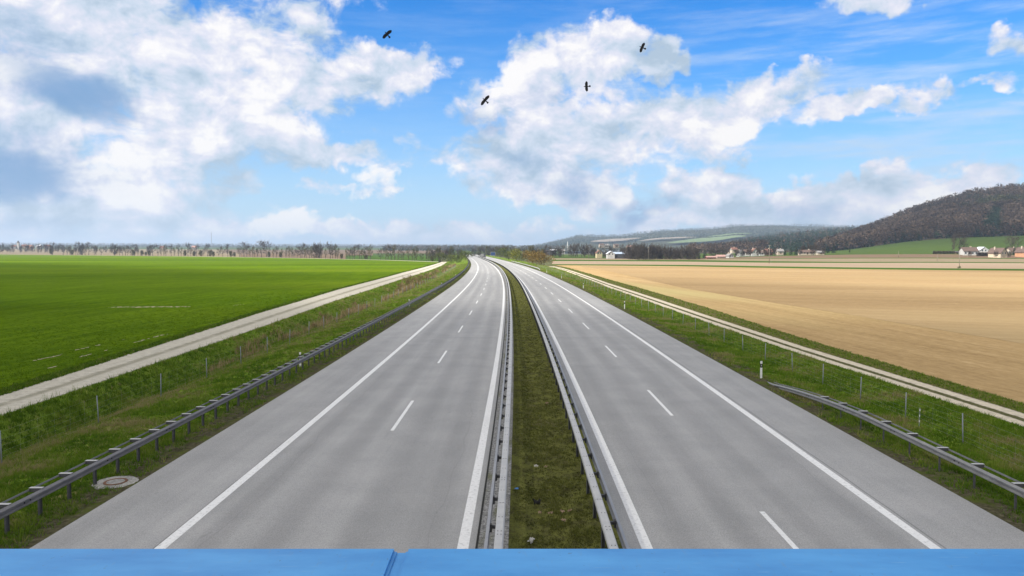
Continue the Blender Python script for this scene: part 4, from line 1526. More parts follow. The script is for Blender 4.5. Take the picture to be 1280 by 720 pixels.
# ------------------------------------------------------------------ delineator posts
def delineator_data():
    sec = [(-.06, -.05), (.06, -.05), (.045, .02), (0, .055), (-.045, .02)]
    def ring(k):
        return [(x * k, y * k) for x, y in sec]
    body = MB()
    body.prism(sec, 'z', -.2, .62)
    band = MB().prism(ring(1.03), 'z', .621, .86)
    top = MB()
    top.prism(sec, 'z', .861, .97)
    n = len(sec)
    top.add([(x, y, .97) for x, y in sec] + [(x * .8, y * .8 - .01, 1.02 - .03 * (y > 0)) for x, y in sec], [(k, (k + 1) % n, n + (k + 1) % n, n + k) for k in range(n)] + [tuple(range(n, 2 * n))])
    ref = MB().box((-.016, -.058, .70), (.016, -.052, .80))
    return (body.data('shaft', M['white_plastic']), band.data('black_band', M['black_plastic']), top.data('cap', M['white_plastic']), ref.data('reflector', M['reflector']))


DEL = delineator_data()
for s, t, sd, lab in [(46.2, 14.25, -1, 'white delineator post behind the left guardrail, nearest the bridge'), (96.5, 14.25, -1, 'second white delineator post behind the left guardrail'),
                      (146.5, 14.25, -1, 'third white delineator post behind the left guardrail, far off'), (196.5, 14.25, -1, 'furthest small delineator post behind the left guardrail'),
                      (42.2, 14.35, 1, 'white delineator post with black band where the right guardrail enters the ground'), (92.2, 14.2, 1, 'second white delineator post on the open grass of the right verge'),
                      (143.5, 14.5, 1, 'third white delineator post on the right verge, by dry grass'), (193, 14.6, 1, 'fourth small white delineator post on the right verge'),
                      (243, 14.6, 1, 'last tiny white delineator post before the distant right guardrail')]:
    p = verge_pt(sd, [s], [t])[0]
    r = thing('delineator_post', lab, 'delineator post', tuple(p), -heading(s), 'white delineator posts along the verges')
    for nm, me in zip(('shaft', 'black_band', 'cap', 'reflector'), DEL):
        link(nm, me, r)

# ------------------------------------------------------------------ manhole on the left verge
p = rd([22.9], -13.30)[0]
mh = thing('manhole', 'round manhole with rusty iron ring in a pale concrete collar under the left guardrail', 'manhole', (p[0], p[1], -0.03))


def ringmesh(r0, r1, z0, z1, n=40, jag=0.0):
    mb = MB()
    vs = []
    for k in range(n):
        a = 2 * math.pi * k / n
        j = 1 + jag * (random.random() - .5)
        for r, z in ((r0, z0), (r0, z1), (r1 * j, z1 - .01 * (jag > 0)), (r1 * j * 1.02, z0)):
            vs.append((r * math.cos(a), r * math.sin(a), z))
    fs = []
    for k in range(n):
        k2 = (k + 1) % n
        for q in range(4):
            q2 = (q + 1) % 4
            fs.append((k * 4 + q, k * 4 + q2, k2 * 4 + q2, k2 * 4 + q))
    return mb.add(vs, fs)


ringmesh(.36, .66, -.15, .02, 44, .12).build('concrete_collar', M['concrete'], mh)
ringmesh(.28, .358, -.15, .035).build('iron_ring', M['rusty_iron'], mh)
lid = MB()
lid.prism([(.275 * math.cos(2 * math.pi * k / 32), .275 * math.sin(2 * math.pi * k / 32)) for k in range(32)], 'z', -.1, .03)
lid.build('lid', M['concrete'], mh)

# ------------------------------------------------------------------ litter on the central reservation
def scrap(name, label, cat, u, v, w, h, mat, seed, fold=0.35):
    r = np.random.default_rng(seed)
    n = 6
    g = np.stack(np.meshgrid(np.linspace(-.5, .5, n), np.linspace(-.5, .5, n), indexing='ij'), -1).reshape(-1, 2)
    z = r.normal(0, 1, len(g)) * fold * min(w, h) * .4
    top = np.stack([g[:, 0] * w * (1 + r.normal(0, .15, len(g))), g[:, 1] * h * (1 + r.normal(0, .15, len(g))), z - z.min() + .012], -1)
    bot = top - np.array((0, 0, .006))
    f = grid_faces(n, n)
    faces = [tuple(x) for x in f] + [tuple(x[::-1] + n * n) for x in f]
    border = [i * n for i in range(n)] + [(n - 1) * n + j for j in range(1, n)] + [i * n + n - 1 for i in range(n - 2, -1, -1)] + list(range(n - 2, 0, -1))
    for a, b in zip(border, border[1:] + border[:1]):
        faces.append((a, b, b + n * n, a + n * n))
    o = obj(name, np.concatenate([top, bot]), faces, mat)
    p = on_ground(u, v, 0.03)
    o.location = p
    o.rotation_euler = (0, 0, r.uniform(0, 3))
    return tag(o, label, cat)


M['blue_scrap'] = simple('blue_plastic', (0.04, 0.16, 0.42), (0.08, 0.25, 0.55), 20, 0.5)
M['paper'] = simple('dirty_paper', (0.40, 0.39, 0.36), (0.62, 0.61, 0.58), 12, 0.9)
M['leafbrown'] = simple('dead_leaf', (0.22, 0.15, 0.10), (0.36, 0.27, 0.19), 14, 0.9)
M['black_rubber'] = simple('black_rubber', (0.008, 0.008, 0.008), (0.022, 0.022, 0.022), 12, 0.8)
scrap('plastic_scrap', 'small blue plastic scrap in the moss beside the left median barrier', 'litter', 645.5, 612, .13, .08, M['blue_scrap'], 1)
scrap('rubber_scrap', 'black rubbery lump lying on the moss of the central reservation', 'litter', 671.5, 633, .20, .16, M['black_rubber'], 2, .8)
scrap('paper_scrap', 'crumpled white paper scrap on the moss close to the blue handrail', 'litter', 664, 678, .22, .12, M['paper'], 3, .5)
scrap('paper_scrap', 'light crumpled paper between the median barriers, beside a pinkish leaf', 'litter', 670.5, 584, .14, .11, M['paper'], 4, .5)
for i, (u, v, lab) in enumerate([(682, 585, 'pinkish brown dead leaf beside the light crumpled paper'), (675, 642, 'dead leaf just right of and below the black lump'), (688, 643, 'dead leaf in the middle of the row of three'),
                                 (703, 641, 'dead leaf at the left of the pair near the right barrier'), (712, 640, 'dead leaf nearest the right median barrier'), (704, 652, 'dead leaf below the pair near the right barrier'),
                                 (684, 505, 'pale leaf far up the mossy central reservation')]):
    scrap('dead_leaf', lab, 'leaf', u, v, .13, .09, M['leafbrown'], 20 + i, .5)

# ------------------------------------------------------------------ the blue bridge railing under the camera
def blue_paint():
    m, t, bs = material('blue_gloss_paint')
    v = co(t)
    n = t.noise(v, 60, 4, 0.6)
    n2 = t.noise(t.map(v, (.6, 2, 2)), 9, 4, 0.6)
    c = t.ramp(n2, [(0.3, (0.045, 0.235, 0.56)), (0.7, (0.085, 0.34, 0.69))])
    sp = t.step(t.noise(v, 90, 2, 0.6), 0.70, 0.76)
    c = t.mix(t.math('MULTIPLY', sp, 0.45), c, (0.06, 0.10, 0.16))
    gr = t.step(t.noise(t.map(v, (5, 1, 1)), 26, 5, 0.7), 0.56, 0.8)
    c = t.mix(t.math('MULTIPLY', gr, 0.4), c, (0.16, 0.24, 0.36))
    scr = t.step(t.noise(t.map(v, (6, 90, 1), (0, 0, 0), (0, 0, .12)), 3, 2, 0.5), 0.70, 0.74)
    c = t.mix(t.math('MULTIPLY', scr, 0.35), c, (0.25, 0.42, 0.62))
    finish(t, bs, c, 0.42, 0.4, 0, n, 0.12, 0.002)
    return m


M['blue'] = blue_paint()
YF, YN = 0.95, 0.81
ZT = HCAM - (690.6 - 313.084) / 892.98 * YF * 1.003
rl = thing('bridge_railing', 'blue painted bridge railing along the bottom of the photo with a joint left of centre', 'railing', (0, 0.88, 6.0))
for x0, x1 in ((-2.6, -0.1555), (-0.1435, 2.6)):
    mb = MB().box((x0, YN - .88, ZT - 6.0 - .07), (x1, YF - .88, ZT - 6.0))
    mb.build('handrail', M['blue'], rl, smooth=False, bevel=.004)
mb = MB().box((-.25, YN - .88 + .012, ZT - 6.0 - .06), (-.05, YF - .88 - .003, ZT - 6.0 - .006))
mb.build('sleeve', M['blue'], rl)
pm = MB().box((-.03, -.03, -.05), (.03, .03, ZT - 6.0 - .071)).data('railing_post', M['blue'])
for x in (-2.15, -0.15, 1.85):
    link('railing_post', pm, rl, (x, 0, 0))
bar = MB()
for x in np.arange(-2.5, 2.5, .13):
    bar.tube([(x, 0, .12), (x, 0, ZT - 6.0 - .10)], .008, 6)
bar.box((-2.6, -.02, .08), (2.6, .02, .12))
bar.build('infill_bars', M['blue'], rl)
deck = MB().box((-22, -9, 5.35), (24, 1.05, 5.95))
deck.build('bridge_deck', M['concrete'])['kind'] = 'structure'

# ------------------------------------------------------------------ birds
def bird(u, v, d, head, wing, label, span=0.92, fold=1.0, sweep_=0.035):
    """head, wing: picture directions of the beak and of the wing span (x right, y down)."""
    L = 0.50
    bm = bmesh.new()
    # body + tail: rings along local x (beak at +x)
    prof = [(.27, .004), (.235, .012), (.215, .022), (.18, .036), (.12, .044), (.04, .055), (-.05, .05), (-.12, .034), (-.17, .022)]
    n = 8
    rings = []
    for x, r in prof:
        rings.append([bm.verts.new((x, r * math.cos(2 * math.pi * k / n), r * .9 * math.sin(2 * math.pi * k / n))) for k in range(n)])
    for a, b in zip(rings, rings[1:]):
        for k in range(n):
            bm.faces.new((a[k], a[(k + 1) % n], b[(k + 1) % n], b[k]))
    bm.faces.new(rings[0][::-1])
    bm.faces.new(rings[-1])

    def slab(pts, th):
        up = [bm.verts.new((x, y, z + th)) for x, y, z in pts]
        dn = [bm.verts.new((x, y, z - th)) for x, y, z in pts]
        bm.faces.new(up)
        bm.faces.new(dn[::-1])
        m = len(pts)
        for k in range(m):
            bm.faces.new((up[k], dn[k], dn[(k + 1) % m], up[(k + 1) % m]))
    for sg in (-1, 1):
        h = span / 2
        out = [(.12, .02), (.135, .10), (.15 - sweep_ * .2, .22), (.13 - sweep_ * .5, .34), (.075 - sweep_ * .8, .44), (.03 - sweep_, .46), (.015 - sweep_, .425), (-.02 - sweep_, .42),
               (-.035 - sweep_ * .8, .38), (-.06 - sweep_ * .8, .36), (-.075 - sweep_ * .5, .30), (-.085, .20), (-.08, .10), (-.07, .02)]
        slab([(x, sg * y * h / .46 * fold, .02 + .16 * y * y) for x, y in (out if sg > 0 else out[::-1])], .006)
    slab([(-.13, -.032, 0), (-.13, .032, 0), (-.26, .080, 0), (-.30, .060, 0), (-.315, 0, 0), (-.30, -.060, 0), (-.26, -.080, 0)], .006)
    me = D.meshes.new('bird')
    bmesh.ops.recalc_face_normals(bm, faces=bm.faces)
    bm.to_mesh(me)
    bm.free()
    me.materials.append(M['feather'])
    o = link('bird', me)
    r = Vector(ray(u, v)).normalized()
    right = r.cross(Vector((0, 0, 1))).normalized()
    upv = right.cross(r)
    hx = (right * head[0] - upv * head[1]).normalized()
    wy = right * wing[0] - upv * wing[1]
    wy.normalize()
    hx = (hx - wy * hx.dot(wy)).normalized()
    zz = hx.cross(wy)
    if zz.dot(r) > 0:
        wy, zz = -wy, -zz
    mt = Matrix((hx, wy, zz)).transposed()
    o.location = Vector((0, 0, HCAM)) + r * d
    o.rotation_mode = 'QUATERNION'
    o.rotation_quaternion = mt.to_quaternion()
    return tag(o, label, 'bird', 'black birds gliding in the sky')


bird(484, 43, 56, (-.75, -.62), (.75, -.67), 'black gliding bird in blue sky, the highest and furthest left', .92, .95)
bird(606.5, 125.5, 56, (-.70, -.55), (.66, -.75), 'black gliding bird at the left tip of the central cloud', .95, 1.0)
bird(733.5, 108, 60, (-1, -.08), (.05, 1), 'black bird banking upright with its head to the left, lowest right of the cloud middle', .86, .95)
bird(803, 59.5, 62, (-1, -.15), (.45, -1), 'dark grey bird with slanted wings before the white cloud top, furthest right', .86, .95)

# ------------------------------------------------------------------ road sign and lorry at the bend
M['sign_blue'] = simple('sign_blue', (0.012, 0.035, 0.13), (0.02, 0.05, 0.17), 1, 0.4)
M['grey_body'] = simple('grey_lorry_body', (0.09, 0.09, 0.09), (0.15, 0.15, 0.145), 0.8, 0.6)
M['tyre'] = simple('tyre_rubber', (0.012, 0.012, 0.012), (0.03, 0.03, 0.03), 8, 0.9)
M['glass'] = simple('dark_glass', (0.02, 0.03, 0.04), (0.05, 0.06, 0.07), 1, 0.15, 0.5)
M['red_lamp'] = simple('red_lens', (0.25, 0.01, 0.01), (0.35, 0.02, 0.02), 5, 0.3)
loc = at(616.2, 321.0, 800)
loc.z = 0
sg = thing('road_sign', 'dark blue road sign board on two legs beside the right carriageway at the bend', 'road sign', loc, 0.1)
MB().box((-2.5, -.06, 1.9), (2.5, .06, 5.6)).build('sign_board', M['sign_blue'], sg, bevel=.03)
fr_ = MB()
for a, b in (((-2.56, -.075, 1.84), (2.56, -.062, 1.92)), ((-2.56, -.075, 5.58), (2.56, -.062, 5.66)), ((-2.56, -.075, 1.92), (-2.47, -.062, 5.58)), ((2.47, -.075, 1.92), (2.56, -.062, 5.58))):
    fr_.box(a, b)
fr_.build('frame', M['white_plastic'], sg)
for x in (-1.5, 1.5):
    MB().tube([(x, .12, -.5), (x, .12, 5.5)], .09, 8).build('leg', M['zinc'], sg)
s_l = 745
p = rd([s_l], 5.4)[0]
tr = thing('lorry', 'grey box lorry driving away on the right carriageway left of the blue sign', 'lorry', tuple(p), -heading(s_l) + .32)
MB().box((-1.27, 0, 1.15), (1.27, 8.2, 4.1)).build('cargo_box', M['grey_body'], tr, bevel=.05)
MB().box((-1.2, 0.1, .75), (1.2, 10.6, 1.10)).build('chassis', M['tyre'], tr)
cab = MB().prism([(8.6, 1.12), (10.9, 1.12), (10.9, 2.1), (10.6, 3.2), (8.6, 3.5)], 'x', -1.2, 1.2)
cab.build('cab', M['grey_body'], tr, bevel=.05)
MB().box((-1.1, 10.88, 2.15), (1.1, 10.93, 2.9)).build('windscreen', M['glass'], tr)
for y in (1.3, 2.7, 9.7):
    for x in (-1.05, 1.05):
        w = MB().tube([(x - .16, y, .5), (x + .16, y, .5)], .5, 16).build('wheel', M['tyre'], tr)
        MB().tube([(x - .165, y, .5), (x + .165, y, .5)], .24, 10).build('rim', M['zinc'], w)
for x in (-1.0, 1.0):
    MB().box((x - .18, -.03, .85), (x + .18, 0.02, 1.05)).build('tail_lamp', M['red_lamp'], tr)
dr = MB()
for x in (-.63, .63):
    dr.box((x - .6, -.035, 1.22), (x + .6, -.003, 4.02))
dr.build('rear_door', M['grey_body'], tr)

# ------------------------------------------------------------------ houses
WALL = {'white': simple('white_render', (0.34, 0.34, 0.33), (0.47, 0.47, 0.455), 0.6), 'cream': simple('cream_render', (0.42, 0.355, 0.26), (0.52, 0.44, 0.33), 0.6),
        'orange': simple('orange_render', (0.36, 0.19, 0.11), (0.45, 0.25, 0.15), 0.6), 'beige': simple('beige_render', (0.36, 0.30, 0.24), (0.46, 0.39, 0.32), 0.6),
        'darkred': simple('dark_red_boards', (0.12, 0.025, 0.03), (0.18, 0.045, 0.045), 0.8), 'brown': simple('brown_boards', (0.07, 0.045, 0.03), (0.12, 0.08, 0.055), 0.8),
        'yellow': simple('yellow_render', (0.40, 0.34, 0.21), (0.50, 0.42, 0.27), 0.6), 'dark': simple('dark_cladding', (0.035, 0.035, 0.04), (0.07, 0.07, 0.075), 0.8)}
ROOF = {'brown': simple('brown_tiles', (0.075, 0.05, 0.042), (0.13, 0.09, 0.075), 1.5), 'red': simple('red_tiles', (0.13, 0.065, 0.05), (0.20, 0.10, 0.08), 1.5),
        'pink': simple('faded_red_tiles', (0.28, 0.17, 0.15), (0.38, 0.24, 0.215), 1.0), 'blue': simple('blue_grey_sheet', (0.24, 0.30, 0.40), (0.36, 0.43, 0.53), 0.6, 0.5),
        'dark': simple('dark_tiles', (0.045, 0.042, 0.045), (0.085, 0.08, 0.08), 1.5), 'light': simple('pale_sheet', (0.5, 0.53, 0.58), (0.62, 0.65, 0.7), 0.6, 0.5), 'grey': simple('grey_tiles', (0.16, 0.15, 0.15), (0.25, 0.24, 0.235), 1.0)}


def house_parts(t, w, dp, hw, hr, wall, roof, ox=0.0, oy=0.0, wins=3, floors=1, chim=True, gable_win=True, door=True, rot=False, oz=0.0):
    """Gabled block with its ridge along x (along y when rot), centred at (ox, oy)."""
    def P(x, y, z):
        return (ox - y, oy + x, z + oz) if rot else (ox + x, oy + y, z + oz)
    hx, hy = w / 2, dp / 2
    wv = [P(-hx, -hy, -1.5), P(hx, -hy, -1.5), P(hx, hy, -1.5), P(-hx, hy, -1.5), P(-hx, -hy, hw), P(hx, -hy, hw), P(hx, hy, hw), P(-hx, hy, hw), P(-hx, 0, hw + hr), P(hx, 0, hw + hr)]
    MB().add(wv, [(0, 1, 5, 4), (2, 3, 7, 6), (1, 2, 6, 9, 5), (3, 0, 4, 8, 7), (0, 3, 2, 1)]).build('wall', wall, t)
    o, th = 0.5, 0.25
    k = hr / hy
    rv = []
    for x in (-hx - o, hx + o):
        rv += [P(x, -hy - o, hw - o * k + .03), P(x, 0, hw + hr + .03), P(x, hy + o, hw - o * k + .03), P(x, hy + o, hw - o * k + .03 + th), P(x, 0, hw + hr + .03 + th), P(x, -hy - o, hw - o * k + .03 + th)]
    n = 6
    rf = MB().add(rv, [(5, 4, 1, 0), (4, 3, 2, 1), (6, 7, 10, 11), (7, 8, 9, 10)] + [(i, (i + 1) % n, n + (i + 1) % n, n + i) for i in range(n)]).build('roof', roof, t)
    if chim:
        c = P(hx * .35, hy * .25, 0)
        MB().box((c[0] - .4, c[1] - .4, oz + hw + hr * .5), (c[0] + .4, c[1] + .4, oz + hw + hr + 1.0)).build('chimney', WALL['beige'], rf)

    def win(x, y, z, ww, hh, nx):
        b = MB()
        fr = MB()
        if nx:      # on a gable end
            s = 1 if x > 0 else -1
            vs = [P(x + s * .03, y - ww / 2, z), P(x + s * .03, y + ww / 2, z), P(x + s * .03, y + ww / 2, z + hh), P(x + s * .03, y - ww / 2, z + hh)]
            vo = [P(x + s * .015, y - ww / 2 - .12, z - .12), P(x + s * .015, y + ww / 2 + .12, z - .12), P(x + s * .015, y + ww / 2 + .12, z + hh + .12), P(x + s * .015, y - ww / 2 - .12, z + hh + .12)]
        else:
            s = 1 if y > 0 else -1
            vs = [P(x - ww / 2, y + s * .03, z), P(x + ww / 2, y + s * .03, z), P(x + ww / 2, y + s * .03, z + hh), P(x - ww / 2, y + s * .03, z + hh)]
            vo = [P(x - ww / 2 - .12, y + s * .015, z - .12), P(x + ww / 2 + .12, y + s * .015, z - .12), P(x + ww / 2 + .12, y + s * .015, z + hh + .12), P(x - ww / 2 - .12, y + s * .015, z + hh + .12)]
        f = fr.add(vo, [(0, 1, 2, 3)]).build('window', M['white_plastic'], t)
        b.add(vs, [(0, 1, 2, 3)]).build('pane', M['glass'], f)
    for fl in range(floors):
        for i in range(wins):
            x = -hx + w * (i + .5) / wins
            win(x, -hy, 0.9 + 2.8 * fl, 1.3, 1.3, False)
    if gable_win:
        for y in (-dp * .2, dp * .2):
            win(-hx, y, hw + hr * .1 - 1.2, 1.1, 1.3, True)
            win(hx, y, hw + hr * .1 - 1.2, 1.1, 1.3, True)
    if door:
        b = MB()
        x = -hx + w * (max(wins, 1)) / (max(wins, 1) + .02) * .5
        b.add([P(x - .55, -hy - .02, 0), P(x + .55, -hy - .02, 0), P(x + .55, -hy - .02, 2.1), P(x - .55, -hy - .02, 2.1)], [(0, 1, 2, 3)]).build('door', WALL['brown'], t)


def house(label, u, v, d, w, dp, hw, hr, wall, roof, rz=0.0, cat='house', name='house', group='houses of the far village', **kw):
    loc = at(u, v, d)
    t = thing(name, label, cat, loc, rz, group)
    q = .85 if 'village' in group or 'slope' in group else .92 if 'grove' in group else .9
    w, dp, hw, hr = w * q, dp * q, hw * q, hr * q
    house_parts(t, w, dp, hw, hr, WALL[wall], ROOF[roof], **kw)
    return t


# right edge of the photo
t = thing('house', 'large white house with brown roof and front gable at the edge of the meadow', 'house', at(1217, 319.0, 530), -.12, 'houses below the meadow on the right')
house_parts(t, 9.8, 7.4, 3.2, 2.5, WALL['white'], ROOF['brown'], -3.6, 0, 4, 1, True, False)
house_parts(t, 8, 5.6, 3.9, 2.0, WALL['white'], ROOF['light'], 4.8, -.6, 2, 1, False, True, False, True)
MB().box((-9.5, -5.8, -1.5), (1.6, -4.6, 1.0)).build('terrace_wall', WALL['white'], t)
MB().box((2.0, -7.6, 2.55), (8.4, -5.2, 2.75)).build('balcony', WALL['white'], t)
t = thing('house', 'cream house with brown roof and a gable facing the motorway', 'house', at(1247, 321.0, 500), .35, 'houses below the meadow on the right')
house_parts(t, 9, 6.6, 2.8, 3.2, WALL['cream'], ROOF['brown'], 0, 0, 2, 1, True, True, True, True)
house_parts(t, 6.2, 5.8, 2.4, 2.4, WALL['cream'], ROOF['brown'], 5.4, 2.4, 2, 1, False, False, False)
t = thing('house', 'orange brown house with brown roof at the right edge', 'house', at(1281, 320.6, 500), .3, 'houses below the meadow on the right')
house_parts(t, 9, 7.2, 3.1, 3.2, WALL['orange'], ROOF['brown'], 0, 0, 2, 1, True, True, True, True)
house('dark roofed house half hidden behind conifers, between the cream and the orange house', 1266, 319.0, 535, 9, 7, 3.2, 2.8, 'beige', 'brown', .1, wins=2, group='houses below the meadow on the right')
# hedges and shed by the white house
def hedge(label, u0, v0, u1, v1, d, hp, mat, seed):
    a, b = at(u0, v0, d), at(u1, v1, d)
    L = (b - a).length
    h = hp * d / 892.98
    r = np.random.default_rng(seed)
    v, t_ = leaf_cloud(r, 1400, (0, 0, 0), (1, 1, 1), .3, .5, .2)
    n = 1400
    c = np.stack([r.uniform(0, L, n), r.uniform(-.7, .7, n), r.uniform(0, h, n) * (.85 + .3 * fbm(r.uniform(0, L, n), r.uniform(0, 9, n), 3))], -1)
    tri = (c[:, None, :] + r.normal(0, .28, (n, 3, 3))).reshape(-1, 3)
    o = obj('hedge', tri, np.arange(n * 3).reshape(-1, 3), mat, tint=np.repeat(np.clip(r.normal(.45, .2, n), 0, 1), 3))
    o.location = a
    o.rotation_euler = (0, 0, math.atan2(b.y - a.y, b.x - a.x))
    return tag(o, label, 'hedge')


hedge('long low dark brown clipped hedge left of the large white house', 1166, 318.2, 1193, 318.4, 545, 4.2, FOL['brown'], 1)
hedge('brown hedge in front of the white house gable, towards the cream house', 1221, 320.4, 1241, 321.0, 515, 4.6, FOL['brown'], 2)
house('dark brown shed between the long hedge and the white house', 1197, 318.6, 545, 5.5, 4, 2.2, .7, 'brown', 'dark', .1, 'shed', 'shed', wins=1, chim=False, gable_win=False, group='sheds below the meadow')
# the village left of the wooded hill
house('dark red farm shed with faded roof, left of two by the conifers', 888.5, 324.8, 600, 8.5, 6, 2.4, .9, 'darkred', 'pink', 0, 'shed', 'farm_shed', wins=0, chim=False, gable_win=False, door=False, group='red farm sheds')
house('farm shed with pale pink roof adjoining the small white house', 901.5, 323.6, 605, 9, 6, 2.2, 1.4, 'beige', 'pink', 0, 'shed', 'farm_shed', wins=0, chim=False, gable_win=False, door=False, group='red farm sheds')
house('small white gabled house at the right end of the red sheds', 912, 323.0, 600, 7, 5, 2.8, 2.0, 'white', 'grey', .15, wins=1, rot=True)
house('white house with dark roof just right of the lone conifer', 925.5, 318.8, 640, 6.5, 6, 2.6, 2.6, 'white', 'dark', .3, wins=1, rot=True)
house('white house with dark gable, second right of the lone conifer', 933, 318.2, 650, 6, 6, 2.6, 2.4, 'white', 'brown', -.2, wins=1)
house('white house under a tall reddish brown roof in the village centre', 942.5, 318.4, 640, 6.8, 7, 3.0, 3.4, 'white', 'red', .1, wins=1, rot=True)
house('low white house right of the tall reddish roof', 952, 318.2, 650, 5, 5, 2.0, 1.6, 'white', 'brown', 0, wins=1)
house('house with a bright red roof behind the telegraph pole', 960, 317.6, 650, 7.5, 6, 2.4, 3.0, 'brown', 'red', .25, wins=1)
house('pale house with light roof between the red roof and the conifers', 974.5, 317.2, 650, 6.5, 6, 2.8, 2.0, 'beige', 'grey', .1, wins=1)
house('long low beige house right of the conifer pair', 1008, 318.2, 610, 15, 6, 2.4, 2.0, 'beige', 'brown', 0, wins=5)
house('small beige shed at the right end of the long low house', 1025, 317.8, 605, 6, 5, 1.8, 1.2, 'beige', 'grey', 0, 'shed', 'shed', wins=1, chim=False, group='sheds below the meadow')
house('far pink roof seen over the bare trees above the red sheds', 917, 314.8, 760, 7, 6, 3, 2.2, 'beige', 'red', .2, wins=1)
# the barn and its neighbours
t = thing('barn', 'long barn with blue-grey roof and a white gabled head building', 'barn', at(772, 321.6, 640), 0, 'farm buildings left of the grove')
house_parts(t, 17, 9, 3.0, 1.5, WALL['dark'], ROOF['blue'], 4.5, 0, 0, 1, False, False, False)
house_parts(t, 9, 6.4, 3.2, 2.2, WALL['white'], ROOF['light'], -6.6, -1.2, 1, 1, False, True, True, True)
house('small yellow house with red roof left of the blue-roofed barn', 748.5, 320.6, 660, 5.0, 5.5, 3.8, 2.2, 'yellow', 'red', .15, wins=1, rot=True, group='farm buildings left of the grove')
house('dark low farm building right of the rust coloured bushes', 683.5, 317.2, 800, 9, 8, 3.4, 1.2, 'dark', 'dark', 0, 'barn', 'barn', wins=2, chim=False, gable_win=False, group='farm buildings left of the grove')
house('low building with pale blue-white roof beside the dark farm building', 691.5, 316.6, 810, 7, 7, 3.2, 1.6, 'dark', 'light', 0, 'barn', 'barn', wins=1, chim=False, gable_win=False, group='farm buildings left of the grove')
house('tiny white house among the hedgerow trees right of the pale mast', 703.5, 316.2, 900, 5, 5, 3, 2, 'white', 'grey', .2, wins=1)
for i, (u, v, d, wl, rf_, lab) in enumerate([(752, 308.6, 1500, 'beige', 'brown', 'pale house high above the yellow house, left of a far hillside row'), (759, 309.0, 1500, 'white', 'grey', 'tall white building in the middle of the far hillside row'),
                                            (770, 309.2, 1500, 'beige', 'brown', 'wide beige building at the right of the far hillside row'), (787, 311.6, 1300, 'beige', 'pink', 'pink roofed house above the right end of the barn')]):
    house(lab, u, v, d, 12 if i != 1 else 8, 9, 5, 3, wl, rf_, .2, wins=3, group='houses on the far slope')
# hamlet far left
for i, (u, v, d, wl, rf_, lab) in enumerate([(18, 310.2, 1500, 'white', 'red', 'red roofed house left of the white steeple far left'), (31, 309.6, 1480, 'beige', 'red', 'red roofed house right of the white steeple far left'),
                                            (38, 310.0, 1500, 'orange', 'red', 'orange walled house in the middle of the far left hamlet'), (49, 309.8, 1480, 'white', 'light', 'pale blue-white shed in the far left hamlet'),
                                            (60, 309.8, 1480, 'beige', 'red', 'long red roof at the right end of the far left hamlet'), (203, 311.2, 1600, 'beige', 'red', 'tiny house alone behind the row, left third of the photo'),
                                            (243, 310.8, 1600, 'white', 'pink', 'small pink roof behind the row near its left third')]):
    house(lab, u, v, d, 11, 8, 3.5, 3.5, wl, rf_, rr.uniform(-.3, .3), wins=3, group='houses of the far left hamlet')
loc = at(23, 310.5, 1500)
ch = thing('church_tower', 'slim white church steeple over the far left hamlet', 'church', loc)
MB().box((-1.8, -1.8, -3), (1.8, 1.8, 12)).build('wall', WALL['white'], ch)
MB().add([(-2, -2, 12), (2, -2, 12), (2, 2, 12), (-2, 2, 12), (0, 0, 17)], [(0, 1, 4), (1, 2, 4), (2, 3, 4), (3, 0, 4)]).build('roof', ROOF['dark'], ch)

# ------------------------------------------------------------------ poles and masts
M['pole_wood'] = simple('grey_pole_wood', (0.14, 0.12, 0.095), (0.25, 0.22, 0.18), 1.5)


def pole(u, v, d, hp, label, arm=1.4, r=.11):
    loc = at(u, v, d)
    h = hp * d / 892.98
    t = thing('utility_pole', label, 'pole', loc, 0.3, 'utility poles in the fields')
    MB().tube([(0, 0, -.5), (0.03, 0, h)], [r * 1.25, r * .85], 8).build('shaft', M['pole_wood'], t, smooth=True)
    if arm:
        MB().box((-arm / 2, -.06, h - .5), (arm / 2, .06, h - .36)).build('crossarm', M['pole_wood'], t)
        for x in (-arm * .42, 0, arm * .42):
            MB().tube([(x, 0, h - .36), (x, 0, h - .12)], .05, 6).build('insulator', M['white_plastic'], t)
    return t


pole(961.5, 329.2, 418, 23, 'tall wooden pole in front of the bright red village roof', 1.5, .13)
pole(1199, 335.4, 302, 22, 'tall wooden pole on the green strip of the tan field, before the white house', 0, .09)
pole(810.5, 324.9, 570, 16, 'wooden pole standing before the bare grove', 1.4, .12)
pole(1123, 321.5, 500, 8, 'short distant pole on the brown slope under the green meadow', 0, .1)
pole(1171.5, 326.2, 480, 8, 'short pole with a dark foot below the long hedge', 0, .1)
pole(1209, 325.0, 500, 7, 'thin short pole below the large white house', 0, .07)
pole(698, 319.0, 700, 10, 'thin pale pole among the hedgerow trees left of the barn', 0, .12)
pole(756, 319.4, 700, 10, 'thin pole between the yellow house and the white barn gable', 0, .1)
t = plant('bush', BUSH['shrub'][1], at(1198.5, 335.6, 300), 'little green bush at the foot of the tall pole on the green strip', 'bush', None, .20, parts=('stem', 'leaves'))
